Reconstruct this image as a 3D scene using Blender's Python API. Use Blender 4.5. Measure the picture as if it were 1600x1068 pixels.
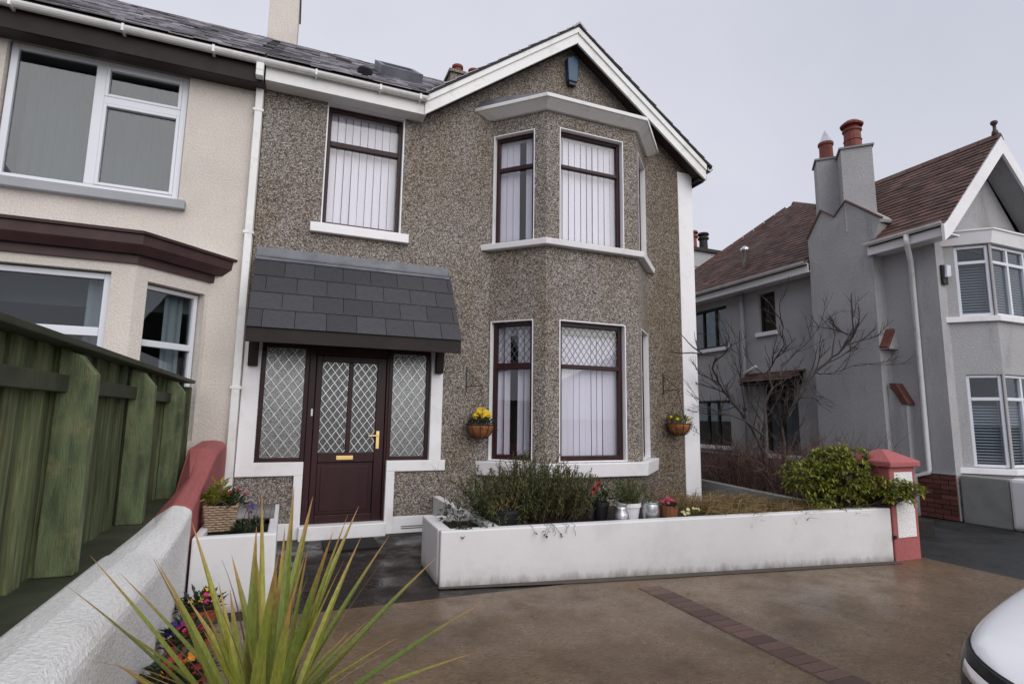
import bpy, bmesh, math, random
import numpy as np
from mathutils import Vector, Matrix
random.seed(7); rng=np.random.default_rng(7)
R=math.radians
for o in list(bpy.data.objects): bpy.data.objects.remove(o)
sc=bpy.context.scene; COL=sc.collection
# ---------------------------------------------------------------- camera
cd=bpy.data.cameras.new('camera'); cam=bpy.data.objects.new('camera',cd); COL.objects.link(cam); sc.camera=cam
cd.sensor_width=36; cd.lens=855.98/1600*36; cd.clip_end=2000; cd.clip_start=.05
yaw,pit,rol=.383773,.135711,.0139315
fw=Vector((math.sin(yaw)*math.cos(pit),math.cos(yaw)*math.cos(pit),math.sin(pit)))
rt=Vector((math.cos(yaw),-math.sin(yaw),0)); up=rt.cross(fw)
r2=rt*math.cos(rol)+up*math.sin(rol); u2=up*math.cos(rol)-rt*math.sin(rol)
m=Matrix((r2,u2,-fw)).transposed().to_4x4(); m.translation=(0,-7.2,1.474); cam.matrix_world=m
# ---------------------------------------------------------------- world: overcast sky
SUN_EL,SUN_AZ=R(36),R(168)           # azimuth clockwise from +y: behind the camera, a little to its right
w=bpy.data.worlds.new('World'); sc.world=w; w.use_nodes=True
nt=w.node_tree; nt.nodes.clear()
out=nt.nodes.new('ShaderNodeOutputWorld'); bg=nt.nodes.new('ShaderNodeBackground')
sky=nt.nodes.new('ShaderNodeTexSky'); sky.sky_type='NISHITA'; sky.sun_disc=False
sky.sun_elevation=SUN_EL; sky.sun_rotation=SUN_AZ; sky.air_density=1; sky.dust_density=4
tc=nt.nodes.new('ShaderNodeTexCoord'); nz=nt.nodes.new('ShaderNodeTexNoise'); nz.inputs['Scale'].default_value=1.6; nz.inputs['Detail'].default_value=5
cr=nt.nodes.new('ShaderNodeValToRGB'); cr.color_ramp.elements[0].position=.3; cr.color_ramp.elements[1].position=.72
cr.color_ramp.elements[0].color=(4.95,5.1,5.85,1); cr.color_ramp.elements[1].color=(6.15,6.27,6.95,1)
mx=nt.nodes.new('ShaderNodeMix'); mx.data_type='RGBA'; mx.inputs[0].default_value=.95
L=nt.links.new
L(tc.outputs['Generated'],nz.inputs['Vector']); L(nz.outputs['Fac'],cr.inputs[0]); L(sky.outputs[0],mx.inputs[6]); L(cr.outputs[0],mx.inputs[7])
L(mx.outputs[2],bg.inputs[0]); bg.inputs[1].default_value=.1; L(bg.outputs[0],out.inputs[0])
# ---------------------------------------------------------------- sun through thin cloud
sd=bpy.data.lights.new('sun','SUN'); sd.energy=1.5; sd.angle=R(70); sd.color=(1,.97,.93)
so=bpy.data.objects.new('sun',sd); COL.objects.link(so); so.location=(0,-20,15)
dv=Vector((math.sin(SUN_AZ)*math.cos(SUN_EL),math.cos(SUN_AZ)*math.cos(SUN_EL),math.sin(SUN_EL)))
so.rotation_euler=dv.to_track_quat('Z','Y').to_euler()
vs=sc.view_settings; vs.view_transform='Standard'; vs.look='None'; vs.exposure=.3; vs.gamma=1; vs.use_curve_mapping=False
sc.render.engine='CYCLES'
# ================================================================ materials
def nodes(name):
    m=bpy.data.materials.new(name); m.use_nodes=True; t=m.node_tree; b=t.nodes['Principled BSDF']
    return m,t,b
def N(t,k,**kw):
    n=t.nodes.new('ShaderNode'+k)
    for a,v in kw.items():
        if a[0]=='_': n.inputs[int(a[1:])].default_value=v
        elif a in n.inputs.keys(): n.inputs[a].default_value=v
        else: setattr(n,a,v)
    return n
def ramp(t,stops):
    r=t.nodes.new('ShaderNodeValToRGB'); e=r.color_ramp.elements
    while len(e)<len(stops): e.new(.5)
    for i,(p,c) in enumerate(stops):
        e[i].position=p; e[i].color=(*c,1) if len(c)==3 else c
    return r
def mul(c,f): return tuple(min(1,x*f) for x in c)
def noise(t,scale,detail=4,stretch=None,rough=.55,src='Object'):
    c=t.nodes.new('ShaderNodeTexCoord' if src=='Object' else 'ShaderNodeNewGeometry'); n=N(t,'TexNoise'); n.inputs['Scale'].default_value=scale; n.inputs['Detail'].default_value=detail; n.inputs['Roughness'].default_value=rough
    if stretch:
        mp=N(t,'Mapping'); mp.inputs['Scale'].default_value=stretch; t.links.new(c.outputs[src],mp.inputs[0]); t.links.new(mp.outputs[0],n.inputs['Vector'])
    else: t.links.new(c.outputs[src],n.inputs['Vector'])
    return n
def mixc(t,a,b,f,mode='MIX'):
    x=t.nodes.new('ShaderNodeMix'); x.data_type='RGBA'; x.blend_type=mode
    for s,v in ((0,f),(6,a),(7,b)):
        if hasattr(v,'links') or hasattr(v,'is_output'): t.links.new(v,x.inputs[s])
        else: x.inputs[s].default_value=v if s==0 else (*v,1)
    return x.outputs[2]
def bump(t,b,h,strength=.4,dist=.01,prev=None):
    n=N(t,'Bump'); n.inputs['Strength'].default_value=strength; n.inputs['Distance'].default_value=dist
    t.links.new(h,n.inputs['Height'])
    if prev: t.links.new(prev,n.inputs['Normal'])
    t.links.new(n.outputs[0],b.inputs['Normal']); return n.outputs[0]
def plain(name,c,rough=.6,var=.18,scale=3,fine=60,bs=.15,bd=.004,metal=0,island=0,spec=.5,stretch=None,objrand=0,dirt=None,dirt_amt=.0,dirt_scale=2.5):
    """base colour with broad mottling, fine relief and optional dirt / per piece variation"""
    m,t,b=nodes(name); b.inputs['Roughness'].default_value=rough; b.inputs['Metallic'].default_value=metal; b.inputs['Specular IOR Level'].default_value=spec
    n=noise(t,scale,5,stretch); r=ramp(t,[(.3,mul(c,1-var)),(.7,mul(c,1+var))]); t.links.new(n.outputs['Fac'],r.inputs[0]); col=r.outputs[0]
    if island:
        g=N(t,'NewGeometry'); r2=ramp(t,[(0,(1-island,)*3),(1,(1+island,)*3)]); t.links.new(g.outputs['Random Per Island'],r2.inputs[0]); col=mixc(t,col,r2.outputs[0],1.0,'MULTIPLY')
    if objrand:
        g=N(t,'ObjectInfo'); r2=ramp(t,[(0,(1-objrand,)*3),(1,(1+objrand,)*3)]); t.links.new(g.outputs['Random'],r2.inputs[0]); col=mixc(t,col,r2.outputs[0],1.0,'MULTIPLY')
    if dirt:
        d=noise(t,dirt_scale,7,rough=.68); r3=ramp(t,[(.52,(0,0,0)),(.72,(dirt_amt,)*3)]); t.links.new(d.outputs['Fac'],r3.inputs[0]); col=mixc(t,col,dirt,r3.outputs[0])
    t.links.new(col,b.inputs['Base Color'])
    if bs:
        f=noise(t,fine,3,stretch); bump(t,b,f.outputs['Fac'],bs,bd)
    return m
def roughcast(name,c,amp=.6,scale=38,dirt=(.2,.19,.16),da=.35,var=.1):
    m,t,b=nodes(name); b.inputs['Roughness'].default_value=.85; b.inputs['Specular IOR Level'].default_value=.25
    n=noise(t,1.3,6); r=ramp(t,[(.3,mul(c,1-var)),(.7,mul(c,1+var*.6))]); t.links.new(n.outputs['Fac'],r.inputs[0])
    d=noise(t,1.1,8,(2.2,2.2,.5),.7); r3=ramp(t,[(.55,(0,0,0)),(.8,(da,)*3)]); t.links.new(d.outputs['Fac'],r3.inputs[0])
    col=mixc(t,r.outputs[0],dirt,r3.outputs[0])
    f=noise(t,scale,4,rough=.65); r4=ramp(t,[(.35,(.86,)*3),(.6,(1,1,1))]); t.links.new(f.outputs['Fac'],r4.inputs[0]); col=mixc(t,col,r4.outputs[0],1.0,'MULTIPLY')
    t.links.new(col,b.inputs['Base Color']); bump(t,b,f.outputs['Fac'],amp,1.05/scale); return m
def pebbledash():
    m,t,b=nodes('pebbledash'); b.inputs['Roughness'].default_value=.8; b.inputs['Specular IOR Level'].default_value=.3
    c=N(t,'TexCoord'); v=N(t,'TexVoronoi'); v.inputs['Scale'].default_value=84; t.links.new(c.outputs['Object'],v.inputs['Vector'])
    s=N(t,'SeparateColor'); t.links.new(v.outputs['Color'],s.inputs[0])
    r=ramp(t,[(0,(.055,.049,.044)),(.25,(.145,.125,.112)),(.5,(.255,.225,.203)),(.78,(.38,.342,.312)),(1,(.6,.56,.525))]); t.links.new(s.outputs[0],r.inputs[0])
    e=ramp(t,[(.0,(1,1,1)),(.62,(.9,.9,.9)),(.95,(.5,.48,.46))]); t.links.new(v.outputs['Distance'],e.inputs[0])
    col=mixc(t,r.outputs[0],e.outputs[0],.75,'MULTIPLY')
    # weathering: brown algae in vertical drifts, and a damp stained east end
    d=noise(t,1.0,8,(1.5,1.5,.55),.68); r3=ramp(t,[(.42,(0,0,0)),(.68,(.75,.75,.75))]); t.links.new(d.outputs['Fac'],r3.inputs[0])
    col=mixc(t,col,mixc(t,col,(.78,.68,.52),1.0,'MULTIPLY'),r3.outputs[0])
    x=N(t,'SeparateXYZ'); t.links.new(c.outputs['Object'],x.inputs[0]); d2=noise(t,2.2,6); ad=N(t,'Math',operation='MULTIPLY_ADD'); ad.inputs[1].default_value=1.1; t.links.new(d2.outputs['Fac'],ad.inputs[0]); t.links.new(x.outputs[0],ad.inputs[2])
    r5=ramp(t,[(.0,(0,0,0)),(1,(.6,.6,.6))]); mr=N(t,'MapRange'); mr.inputs[1].default_value=5.25; mr.inputs[2].default_value=6.1; t.links.new(ad.outputs[0],mr.inputs[0]); t.links.new(mr.outputs[0],r5.inputs[0])
    col=mixc(t,col,mixc(t,col,(.58,.5,.36),1.0,'MULTIPLY'),r5.outputs[0])
    t.links.new(col,b.inputs['Base Color']); bump(t,b,v.outputs['Distance'],.7,-.012); return m
def schlick(t,f0,normal=None):
    lw=N(t,'LayerWeight'); lw.inputs[0].default_value=.5
    if normal: t.links.new(normal,lw.inputs['Normal'])
    p=N(t,'Math',operation='POWER'); p.inputs[1].default_value=4.5; t.links.new(lw.outputs['Facing'],p.inputs[0])
    q=N(t,'Math',operation='MULTIPLY_ADD'); q.inputs[1].default_value=1-f0; q.inputs[2].default_value=f0; t.links.new(p.outputs[0],q.inputs[0]); return q.outputs[0]
def glass(name,tint=(.97,.97,.98),refl=1.0,rough=.01):
    m,t,b=nodes(name); t.nodes.remove(b); o=t.nodes['Material Output']
    tr=N(t,'BsdfTransparent'); tr.inputs[0].default_value=(*tint,1); gl=N(t,'BsdfGlossy'); gl.inputs['Roughness'].default_value=rough
    n=noise(t,1.4,2); bp=N(t,'Bump'); bp.inputs['Strength'].default_value=.02; bp.inputs['Distance'].default_value=.008; t.links.new(n.outputs['Fac'],bp.inputs['Height']); t.links.new(bp.outputs[0],gl.inputs['Normal'])
    mm=N(t,'Math',operation='MULTIPLY',use_clamp=True); mm.inputs[1].default_value=refl; t.links.new(schlick(t,.06),mm.inputs[0])
    x=N(t,'MixShader'); t.links.new(mm.outputs[0],x.inputs[0]); t.links.new(tr.outputs[0],x.inputs[1]); t.links.new(gl.outputs[0],x.inputs[2]); t.links.new(x.outputs[0],o.inputs[0]); return m
def obscure(nm='obscure_glass',f0=.1):
    m,t,b=nodes(nm); t.nodes.remove(b); o=t.nodes['Material Output']
    n=noise(t,55,3,rough=.7); bp=N(t,'Bump'); bp.inputs['Strength'].default_value=.75; bp.inputs['Distance'].default_value=.006; t.links.new(n.outputs['Fac'],bp.inputs['Height'])
    rf=N(t,'BsdfRefraction'); rf.inputs['IOR'].default_value=1.18; rf.inputs['Roughness'].default_value=.1; rf.inputs[0].default_value=(.42,.48,.48,1); gl=N(t,'BsdfGlossy'); gl.inputs['Roughness'].default_value=.08
    for q in (rf,gl): t.links.new(bp.outputs[0],q.inputs['Normal'])
    mm=N(t,'Math',operation='MULTIPLY',use_clamp=True); mm.inputs[1].default_value=1.0; t.links.new(schlick(t,f0,bp.outputs[0]),mm.inputs[0])
    x=N(t,'MixShader'); t.links.new(mm.outputs[0],x.inputs[0]); t.links.new(rf.outputs[0],x.inputs[1]); t.links.new(gl.outputs[0],x.inputs[2]); t.links.new(x.outputs[0],o.inputs[0]); return m
def leaf(name,cols,rough=.5,trans=.25,along=None,spec=.4):
    """cols: list of (pos,colour) picked per leaf; along=(axis colour) tip colour by attribute 'tip'"""
    m,t,b=nodes(name); b.inputs['Roughness'].default_value=rough; b.inputs['Specular IOR Level'].default_value=spec
    g=N(t,'NewGeometry'); r=ramp(t,cols); t.links.new(g.outputs['Random Per Island'],r.inputs[0]); col=r.outputs[0]
    if along:
        a=N(t,'Attribute',attribute_name='tip'); r2=ramp(t,[(.68,(0,0,0)),(.98,(1,1,1))]); t.links.new(a.outputs['Fac'],r2.inputs[0]); col=mixc(t,col,along,r2.outputs[0])
        s=noise(t,90,2,(1,1,.15)); r3=ramp(t,[(.35,(.8,.8,.8)),(.65,(1.1,1.1,1.1))]); t.links.new(s.outputs['Fac'],r3.inputs[0]); col=mixc(t,col,r3.outputs[0],1.0,'MULTIPLY')
    t.links.new(col,b.inputs['Base Color'])
    if trans:
        o=t.nodes['Material Output']; tr=N(t,'BsdfTranslucent'); t.links.new(col,tr.inputs[0]); x=N(t,'MixShader'); x.inputs[0].default_value=trans
        t.links.new(b.outputs[0],x.inputs[1]); t.links.new(tr.outputs[0],x.inputs[2]); t.links.new(x.outputs[0],o.inputs[0])
    return m
def fence_green():
    m,t,b=nodes('fence_green'); b.inputs['Roughness'].default_value=.75; b.inputs['Specular IOR Level'].default_value=.3
    n=noise(t,4,8,(5,5,.32),.75,'Position'); r=ramp(t,[(.3,(.06,.058,.038)),(.43,(.105,.125,.07)),(.55,(.16,.195,.105)),(.7,(.29,.285,.14))]); t.links.new(n.outputs['Fac'],r.inputs[0])
    k=noise(t,2.6,6,(3,3,.6),.72,'Position'); r2=ramp(t,[(.56,(0,0,0)),(.72,(.7,.7,.7))]); t.links.new(k.outputs['Fac'],r2.inputs[0]); col=mixc(t,r.outputs[0],(.1,.062,.04),r2.outputs[0])
    oi=N(t,'ObjectInfo'); r3=ramp(t,[(0,(.6,.6,.55)),(1,(1.25,1.2,1.1))]); t.links.new(oi.outputs['Random'],r3.inputs[0]); col=mixc(t,col,r3.outputs[0],1.0,'MULTIPLY')
    t.links.new(col,b.inputs['Base Color']); f=noise(t,70,4,(1,1,.06),.6,'Position'); r5=ramp(t,[(.4,(.55,.55,.5)),(.6,(1.1,1.1,1.1))]); t.links.new(f.outputs['Fac'],r5.inputs[0]); col=mixc(t,col,r5.outputs[0],.6,'MULTIPLY'); t.links.new(col,b.inputs['Base Color']); bump(t,b,f.outputs['Fac'],.6,.008); return m
def driveway_mat():
    m,t,b=nodes('brushed_concrete'); b.inputs['Specular IOR Level'].default_value=.4
    n=noise(t,1.1,8,rough=.65); r=ramp(t,[(.3,(.105,.068,.041)),(.5,(.165,.112,.067)),(.72,(.225,.158,.098))]); t.links.new(n.outputs['Fac'],r.inputs[0])
    f=noise(t,42,6,(.3,1.6,1),.75); r2=ramp(t,[(.34,(.55,.53,.5)),(.62,(1.2,1.2,1.2))]); t.links.new(f.outputs['Fac'],r2.inputs[0]); col=mixc(t,r.outputs[0],r2.outputs[0],1.0,'MULTIPLY')
    g=noise(t,2.6,6,rough=.6); r4=ramp(t,[(.5,(0,0,0)),(.75,(.35,.35,.35))]); t.links.new(g.outputs['Fac'],r4.inputs[0]); col=mixc(t,col,(.055,.042,.029),r4.outputs[0]); h=noise(t,62,4,(.6,1.3,1),.85); r6=ramp(t,[(.36,(.45,.44,.42)),(.64,(1.45,1.42,1.4))]); t.links.new(h.outputs['Fac'],r6.inputs[0]); col=mixc(t,col,r6.outputs[0],.85,'MULTIPLY')
    t.links.new(col,b.inputs['Base Color']); r3=ramp(t,[(.4,(.2,)*3),(.62,(.5,)*3)]); t.links.new(g.outputs['Fac'],r3.inputs[0]); t.links.new(r3.outputs[0],b.inputs['Roughness'])
    bump(t,b,f.outputs['Fac'],.3,.008); return m
def wet(name,c,lo=.06,hi=.45,bs=.12,fine=25):
    m,t,b=nodes(name); b.inputs['Specular IOR Level'].default_value=.32; n=noise(t,2.3,6,rough=.6); r=ramp(t,[(.3,mul(c,.6)),(.7,mul(c,1.5))]); t.links.new(n.outputs['Fac'],r.inputs[0]); t.links.new(r.outputs[0],b.inputs['Base Color'])
    r3=ramp(t,[(.4,(lo,)*3),(.62,(hi,)*3)]); t.links.new(n.outputs['Fac'],r3.inputs[0]); t.links.new(r3.outputs[0],b.inputs['Roughness'])
    f=noise(t,fine,4); bump(t,b,f.outputs['Fac'],bs,.01); return m
def splash(name,c):
    m=plain(name,c,.6,.06,1.2,30,.25,.004,dirt=(.48,.47,.44),dirt_amt=.45,dirt_scale=1.6); t=m.node_tree; b=t.nodes['Principled BSDF']; col=b.inputs['Base Color'].links[0].from_socket
    g=N(t,'NewGeometry'); x=N(t,'SeparateXYZ'); t.links.new(g.outputs['Position'],x.inputs[0]); n=noise(t,9,6,(1,1,.4),.7,'Position'); a=N(t,'Math',operation='MULTIPLY_ADD'); a.inputs[1].default_value=-.2; t.links.new(n.outputs['Fac'],a.inputs[0]); t.links.new(x.outputs[2],a.inputs[2])
    r=ramp(t,[(.0,(.8,.8,.8)),(.5,(.12,.12,.12)),(1,(0,0,0))]); mr=N(t,'MapRange'); mr.inputs[1].default_value=-.11; mr.inputs[2].default_value=.06; t.links.new(a.outputs[0],mr.inputs[0]); t.links.new(mr.outputs[0],r.inputs[0])
    t.links.new(mixc(t,col,(.2,.17,.14),r.outputs[0]),b.inputs['Base Color']); return m
MAT=dict(
 peb=pebbledash(), cream=roughcast('cream_roughcast',(.72,.66,.6),.55,45,(.33,.29,.23),.3), greyw=roughcast('grey_roughcast',(.44,.435,.445),.5,42,(.17,.172,.15),.75),
 whitecast=roughcast('white_roughcast',(.9,.89,.88),.75,52,(.65,.63,.6),.3), pinkcast=roughcast('pink_roughcast',(.42,.13,.13),.35,40,(.2,.07,.07),.3),
 white=plain('white_paint',(.84,.83,.85),.45,.05,1.5,40,.08,.004,dirt=(.5,.47,.42),dirt_amt=.35), masonry=splash('white_masonry_paint',(.76,.75,.76)),
 gutter=plain('white_gutter',(.82,.82,.81),.4,.06,2,30,.03,.003,dirt=(.34,.33,.26),dirt_amt=.45,dirt_scale=4), upvc=plain('white_upvc',(.72,.74,.8),.3,.03,1,20,0),
 greysill=plain('grey_sill',(.33,.34,.36),.6,.1,2), brown=plain('mahogany_upvc',(.034,.012,.014),.33,.25,6,120,.06,.002,stretch=(1,1,.15),spec=.25), brownwood=plain('dark_brown_timber',(.02,.014,.012),.55,.25,5,50,.1,.003,spec=.25),
 maroon=plain('maroon_timber',(.055,.024,.024),.5,.25,5,50,.15,.004), soffit=plain('brown_soffit',(.03,.018,.016),.6,.2),
 slate=plain('dark_slate',(.032,.031,.038),.5,.22,9,70,.25,.004,objrand=.3,island=0), roofslate=plain('weathered_slate',(.33,.315,.35),.34,.35,4,60,.25,.004,island=.65,dirt=(.12,.13,.08),dirt_amt=.5,dirt_scale=1.2),
 rooftile=plain('red_plain_tile',(.1,.05,.04),.7,.35,2.2,60,.3,.004,island=.4,dirt=(.2,.16,.12),dirt_amt=.35,dirt_scale=1.5), lead=plain('lead_flashing',(.15,.158,.18),.5,.25,4,30,.15,.004,dirt=(.06,.06,.07),dirt_amt=.6,dirt_scale=5),
 under=plain('roof_underlay',(.02,.02,.022),.8,.1), terracotta=plain('terracotta',(.36,.085,.04),.65,.2,9,60,.15,.003), potred=plain('chimney_pot_clay',(.2,.05,.035),.7,.25,6), sooty=plain('sooty_clay',(.03,.026,.024),.8,.3,6),
 interior=plain('interior_plaster',(.35,.34,.32),.8,.05,1,20,0), floorc=plain('interior_floor',(.12,.1,.08),.7,.1,1,20,0), fabric=plain('blind_fabric',(.75,.73,.82),.8,.05,2,200,.05,.001,objrand=.05),
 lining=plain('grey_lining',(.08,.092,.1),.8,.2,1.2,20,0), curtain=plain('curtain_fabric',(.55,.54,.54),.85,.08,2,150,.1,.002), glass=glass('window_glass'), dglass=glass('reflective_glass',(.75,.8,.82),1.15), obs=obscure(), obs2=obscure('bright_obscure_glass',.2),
 leadc=plain('lead_came',(.16,.17,.18),.4,.1,5,30,0,metal=.6), came=plain('flash_bright_came',(.72,.73,.75),.3,.1,5,30,0,metal=.7), brass=plain('brass',(.85,.6,.25),.28,.1,5,30,0,metal=1), iron=plain('black_iron',(.012,.012,.013),.45,.2,9,60,.1,.002),  # door cames paler than lead: camera-flash brightness put into their colour
 fence=fence_green(), fencepost=plain('fence_post_green',(.105,.135,.065),.75,.55,7,70,.6,.008,stretch=(2.5,2.5,.45),dirt=(.22,.215,.1),dirt_amt=.8,dirt_scale=6), fdark=plain('fence_dark_stain',(.045,.05,.03),.6,.35,4,40,.3,.006,objrand=.2), drive=driveway_mat(), path=wet('wet_path',(.017,.013,.011),.14,.7,.35,30), tarmac=wet('tarmac',(.024,.025,.026),.35,.7,.6,140), slab=wet('wet_slab',(.03,.026,.026),.12,.3,.05),
 ground=plain('earth',(.05,.045,.03),.9,.3,2,20,.4,.02), soil=plain('soil',(.018,.013,.01),.95,.4,12,50,.9,.03), brick=plain('red_brick',(.13,.045,.035),.8,.25,9,60,.3,.004,objrand=.35), paver=plain('brick_paver',(.1,.055,.042),.55,.25,9,60,.3,.004,objrand=.35), mortar=plain('mortar',(.11,.09,.08),.9,.2),
 concrete=plain('grey_concrete',(.27,.275,.265),.85,.18,2.5,40,.4,.008,dirt=(.08,.09,.06),dirt_amt=.5), kerb=plain('cement_strip',(.075,.062,.052),.8,.2,5,40,.4,.006), bluebox=plain('alarm_blue',(.012,.06,.13),.4,.1), darkplastic=plain('dark_plastic',(.012,.013,.015),.45,.1),
 carpaint=plain('white_car_paint',(.8,.81,.84),.16,.01,1,20,0,spec=.6), chrome=plain('chrome',(.8,.8,.82),.12,.03,2,20,0,metal=1), lampglass=glass('headlamp_glass',(.95,.95,.96),.25), tyre=plain('tyre_rubber',(.015,.015,.015),.8,.1), wicker=plain('wicker',(.34,.25,.17),.75,.2,20,80,.4,.004,objrand=.15), coir=plain('coir_liner',(.3,.11,.035),.9,.3,16,120,.7,.008), steel=plain('galvanised_steel',(.6,.6,.62),.28,.15,6,30,.05,.002,metal=.9), tub=plain('wooden_tub',(.2,.075,.03),.6,.25,8,60,.2,.003,stretch=(1,1,.2)), mat_=plain('door_mat',(.014,.015,.014),.95,.4,40,150,.8,.01), bark=plain('bark',(.05,.039,.035),.85,.35,9,70,.5,.006), twig=plain('brown_twig',(.1,.057,.046),.85,.3,9,island=.4), redtwig=plain('red_twig',(.13,.042,.038),.7,.3,9,island=.3), cordage=plain('hanger_wire',(.015,.015,.015),.5,.1),
 rosemary=leaf('rosemary_leaf',[(0,(.055,.065,.022)),(.6,(.105,.125,.042)),(1,(.2,.2,.08))],.6,.15), sword=leaf('sword_leaf',[(0,(.15,.2,.045)),(.5,(.28,.31,.06)),(1,(.42,.4,.07))],.4,.3,(.5,.26,.1)),
 ever=leaf('evergreen_leaf',[(0,(.06,.085,.016)),(.5,(.16,.19,.03)),(1,(.36,.34,.05))],.35,.2), dkleaf=leaf('dark_leaf',[(0,(.012,.025,.01)),(.6,(.03,.055,.02)),(1,(.07,.1,.04))],.45,.15), ltleaf=leaf('fresh_leaf',[(0,(.05,.09,.02)),(1,(.16,.22,.05))],.45,.25),
 ylf=leaf('yellow_green_leaf',[(0,(.13,.16,.02)),(1,(.35,.36,.05))],.45,.25), dry=leaf('dry_grass',[(0,(.13,.075,.035)),(.5,(.26,.17,.08)),(1,(.42,.34,.16))],.8,.2), ivy=leaf('ivy_leaf',[(0,(.03,.05,.025)),(.7,(.07,.1,.05)),(1,(.25,.27,.18))],.4,.15),
 yellow=leaf('yellow_petal',[(0,(.7,.42,.01)),(1,(.8,.6,.03))],.5,.2), pink=leaf('pink_petal',[(0,(.5,.01,.08)),(1,(.65,.05,.2))],.5,.2), red=leaf('red_petal',[(0,(.35,.008,.02)),(1,(.5,.03,.05))],.5,.2), orange=leaf('orange_petal',[(0,(.75,.2,.01)),(1,(.8,.35,.02))],.5,.2), purple=leaf('purple_petal',[(0,(.03,.02,.15)),(1,(.07,.04,.28))],.5,.2), cream_p=leaf('cream_petal',[(0,(.6,.55,.25)),(1,(.75,.7,.4))],.5,.2),
)
# ================================================================ geometry helpers
class Fr:
    def __init__(s,ox,oy,ang=0):
        a=R(ang); s.o=Vector((ox,oy,0)); s.u=Vector((math.cos(a),math.sin(a),0)); s.n=Vector((math.sin(a),-math.cos(a),0))
    def __call__(s,u,n,z): return s.o+s.u*u+s.n*n+Vector((0,0,z))
W0=Fr(0,0)
class MB:
    def __init__(s): s.V=[]; s.F=[]; s.tip=None
    def add(s,vs,fs):
        k=len(s.V); s.V+= [tuple(v) for v in vs]; s.F+=[tuple(i+k for i in f) for f in fs]; return s
    def box(s,u0,u1,n0,n1,z0,z1,F=W0):
        P=[F(u,n,z) for z in (z0,z1) for u,n in ((u0,n0),(u1,n0),(u1,n1),(u0,n1))]
        return s.add(P,[(0,1,2,3),(7,6,5,4),(4,5,1,0),(5,6,2,1),(6,7,3,2),(7,4,0,3)])
    def bx(s,x0,x1,y0,y1,z0,z1): return s.box(x0,x1,-y0,-y1,z0,z1)
    def quad(s,*p): return s.add(p,[tuple(range(len(p)))])
    def prism(s,pts,vec):
        v=Vector(vec); n=len(pts); P=[Vector(p) for p in pts]; P+= [p+v for p in P]
        return s.add(P,[tuple(range(n-1,-1,-1)),tuple(range(n,2*n))]+[(i,(i+1)%n,n+(i+1)%n,n+i) for i in range(n)])
    def tube(s,pts,rad,k=6,cap=True):
        pts=[Vector(p) for p in pts]; n=len(pts); rad=rad if hasattr(rad,'__len__') else [rad]*n; ring=[]
        for i,p in enumerate(pts):
            d=(pts[min(i+1,n-1)]-pts[max(i-1,0)]).normalized(); a=d.orthogonal().normalized() if i==0 else (pa-d*pa.dot(d)).normalized(); pa=a; b=d.cross(a)
            ring+=[p+(a*math.cos(2*math.pi*j/k)+b*math.sin(2*math.pi*j/k))*rad[i] for j in range(k)]
        fs=[(i*k+j,i*k+(j+1)%k,(i+1)*k+(j+1)%k,(i+1)*k+j) for i in range(n-1) for j in range(k)]
        if cap: fs+=[tuple(range(k-1,-1,-1)),tuple((n-1)*k+j for j in range(k))]
        return s.add(ring,fs)
    def lathe(s,c,prof,k=20,cap=True):
        c=Vector(c); P=[c+Vector((r*math.cos(2*math.pi*j/k),r*math.sin(2*math.pi*j/k),z)) for r,z in prof for j in range(k)]; n=len(prof)
        fs=[(i*k+j,i*k+(j+1)%k,(i+1)*k+(j+1)%k,(i+1)*k+j) for i in range(n-1) for j in range(k)]
        if cap: fs+=[tuple(range(k-1,-1,-1)),tuple((n-1)*k+j for j in range(k))]
        return s.add(P,fs)
    def build(s,name,mat,parent=None,smooth=False,bevel=0,sub=0):
        me=bpy.data.meshes.new(name); me.from_pydata(s.V,[],s.F); me.update()
        bm=bmesh.new(); bm.from_mesh(me); bmesh.ops.recalc_face_normals(bm,faces=bm.faces) if not s.tip else None; bm.to_mesh(me); bm.free()
        me.materials.append(MAT[mat] if isinstance(mat,str) else mat)
        if s.tip:
            a=me.attributes.new('tip','FLOAT','POINT'); a.data.foreach_set('value',s.tip)
        if smooth: me.polygons.foreach_set('use_smooth',[True]*len(me.polygons))
        o=bpy.data.objects.new(name,me); COL.objects.link(o); attach(o,parent)
        if bevel:
            b=o.modifiers.new('bevel','BEVEL'); b.width=bevel; b.segments=2; b.limit_method='ANGLE'; b.angle_limit=R(40)
        if sub:
            b=o.modifiers.new('sub','SUBSURF'); b.levels=sub; b.render_levels=sub
        return o
def attach(o,parent):
    if parent is not None:
        o.parent=parent
        if parent.type=='EMPTY': o.location=Vector(o.location)-parent.location
def tag(o,label,cat,group=None,kind=None):
    o['label']=label; o['category']=cat
    if group: o['group']=group
    if kind: o['kind']=kind
    return o
def thing(name,label,cat,loc,group=None):
    o=bpy.data.objects.new(name,None); COL.objects.link(o); o.location=loc; o.empty_display_size=.2; return tag(o,label,cat,group)
def struct(o): o['kind']='structure'; return o
def inst(proto,name,loc,rot,scale,parent):
    o=bpy.data.objects.new(name,proto); COL.objects.link(o); o.location=loc; o.rotation_euler=rot; o.scale=scale; attach(o,parent); return o
def unitmesh(mat,bev=.0,name='piece'):
    bm=bmesh.new(); bmesh.ops.create_cube(bm,size=1)
    me=bpy.data.meshes.new(name); bm.to_mesh(me); bm.free(); me.materials.append(MAT[mat]); return me
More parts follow.
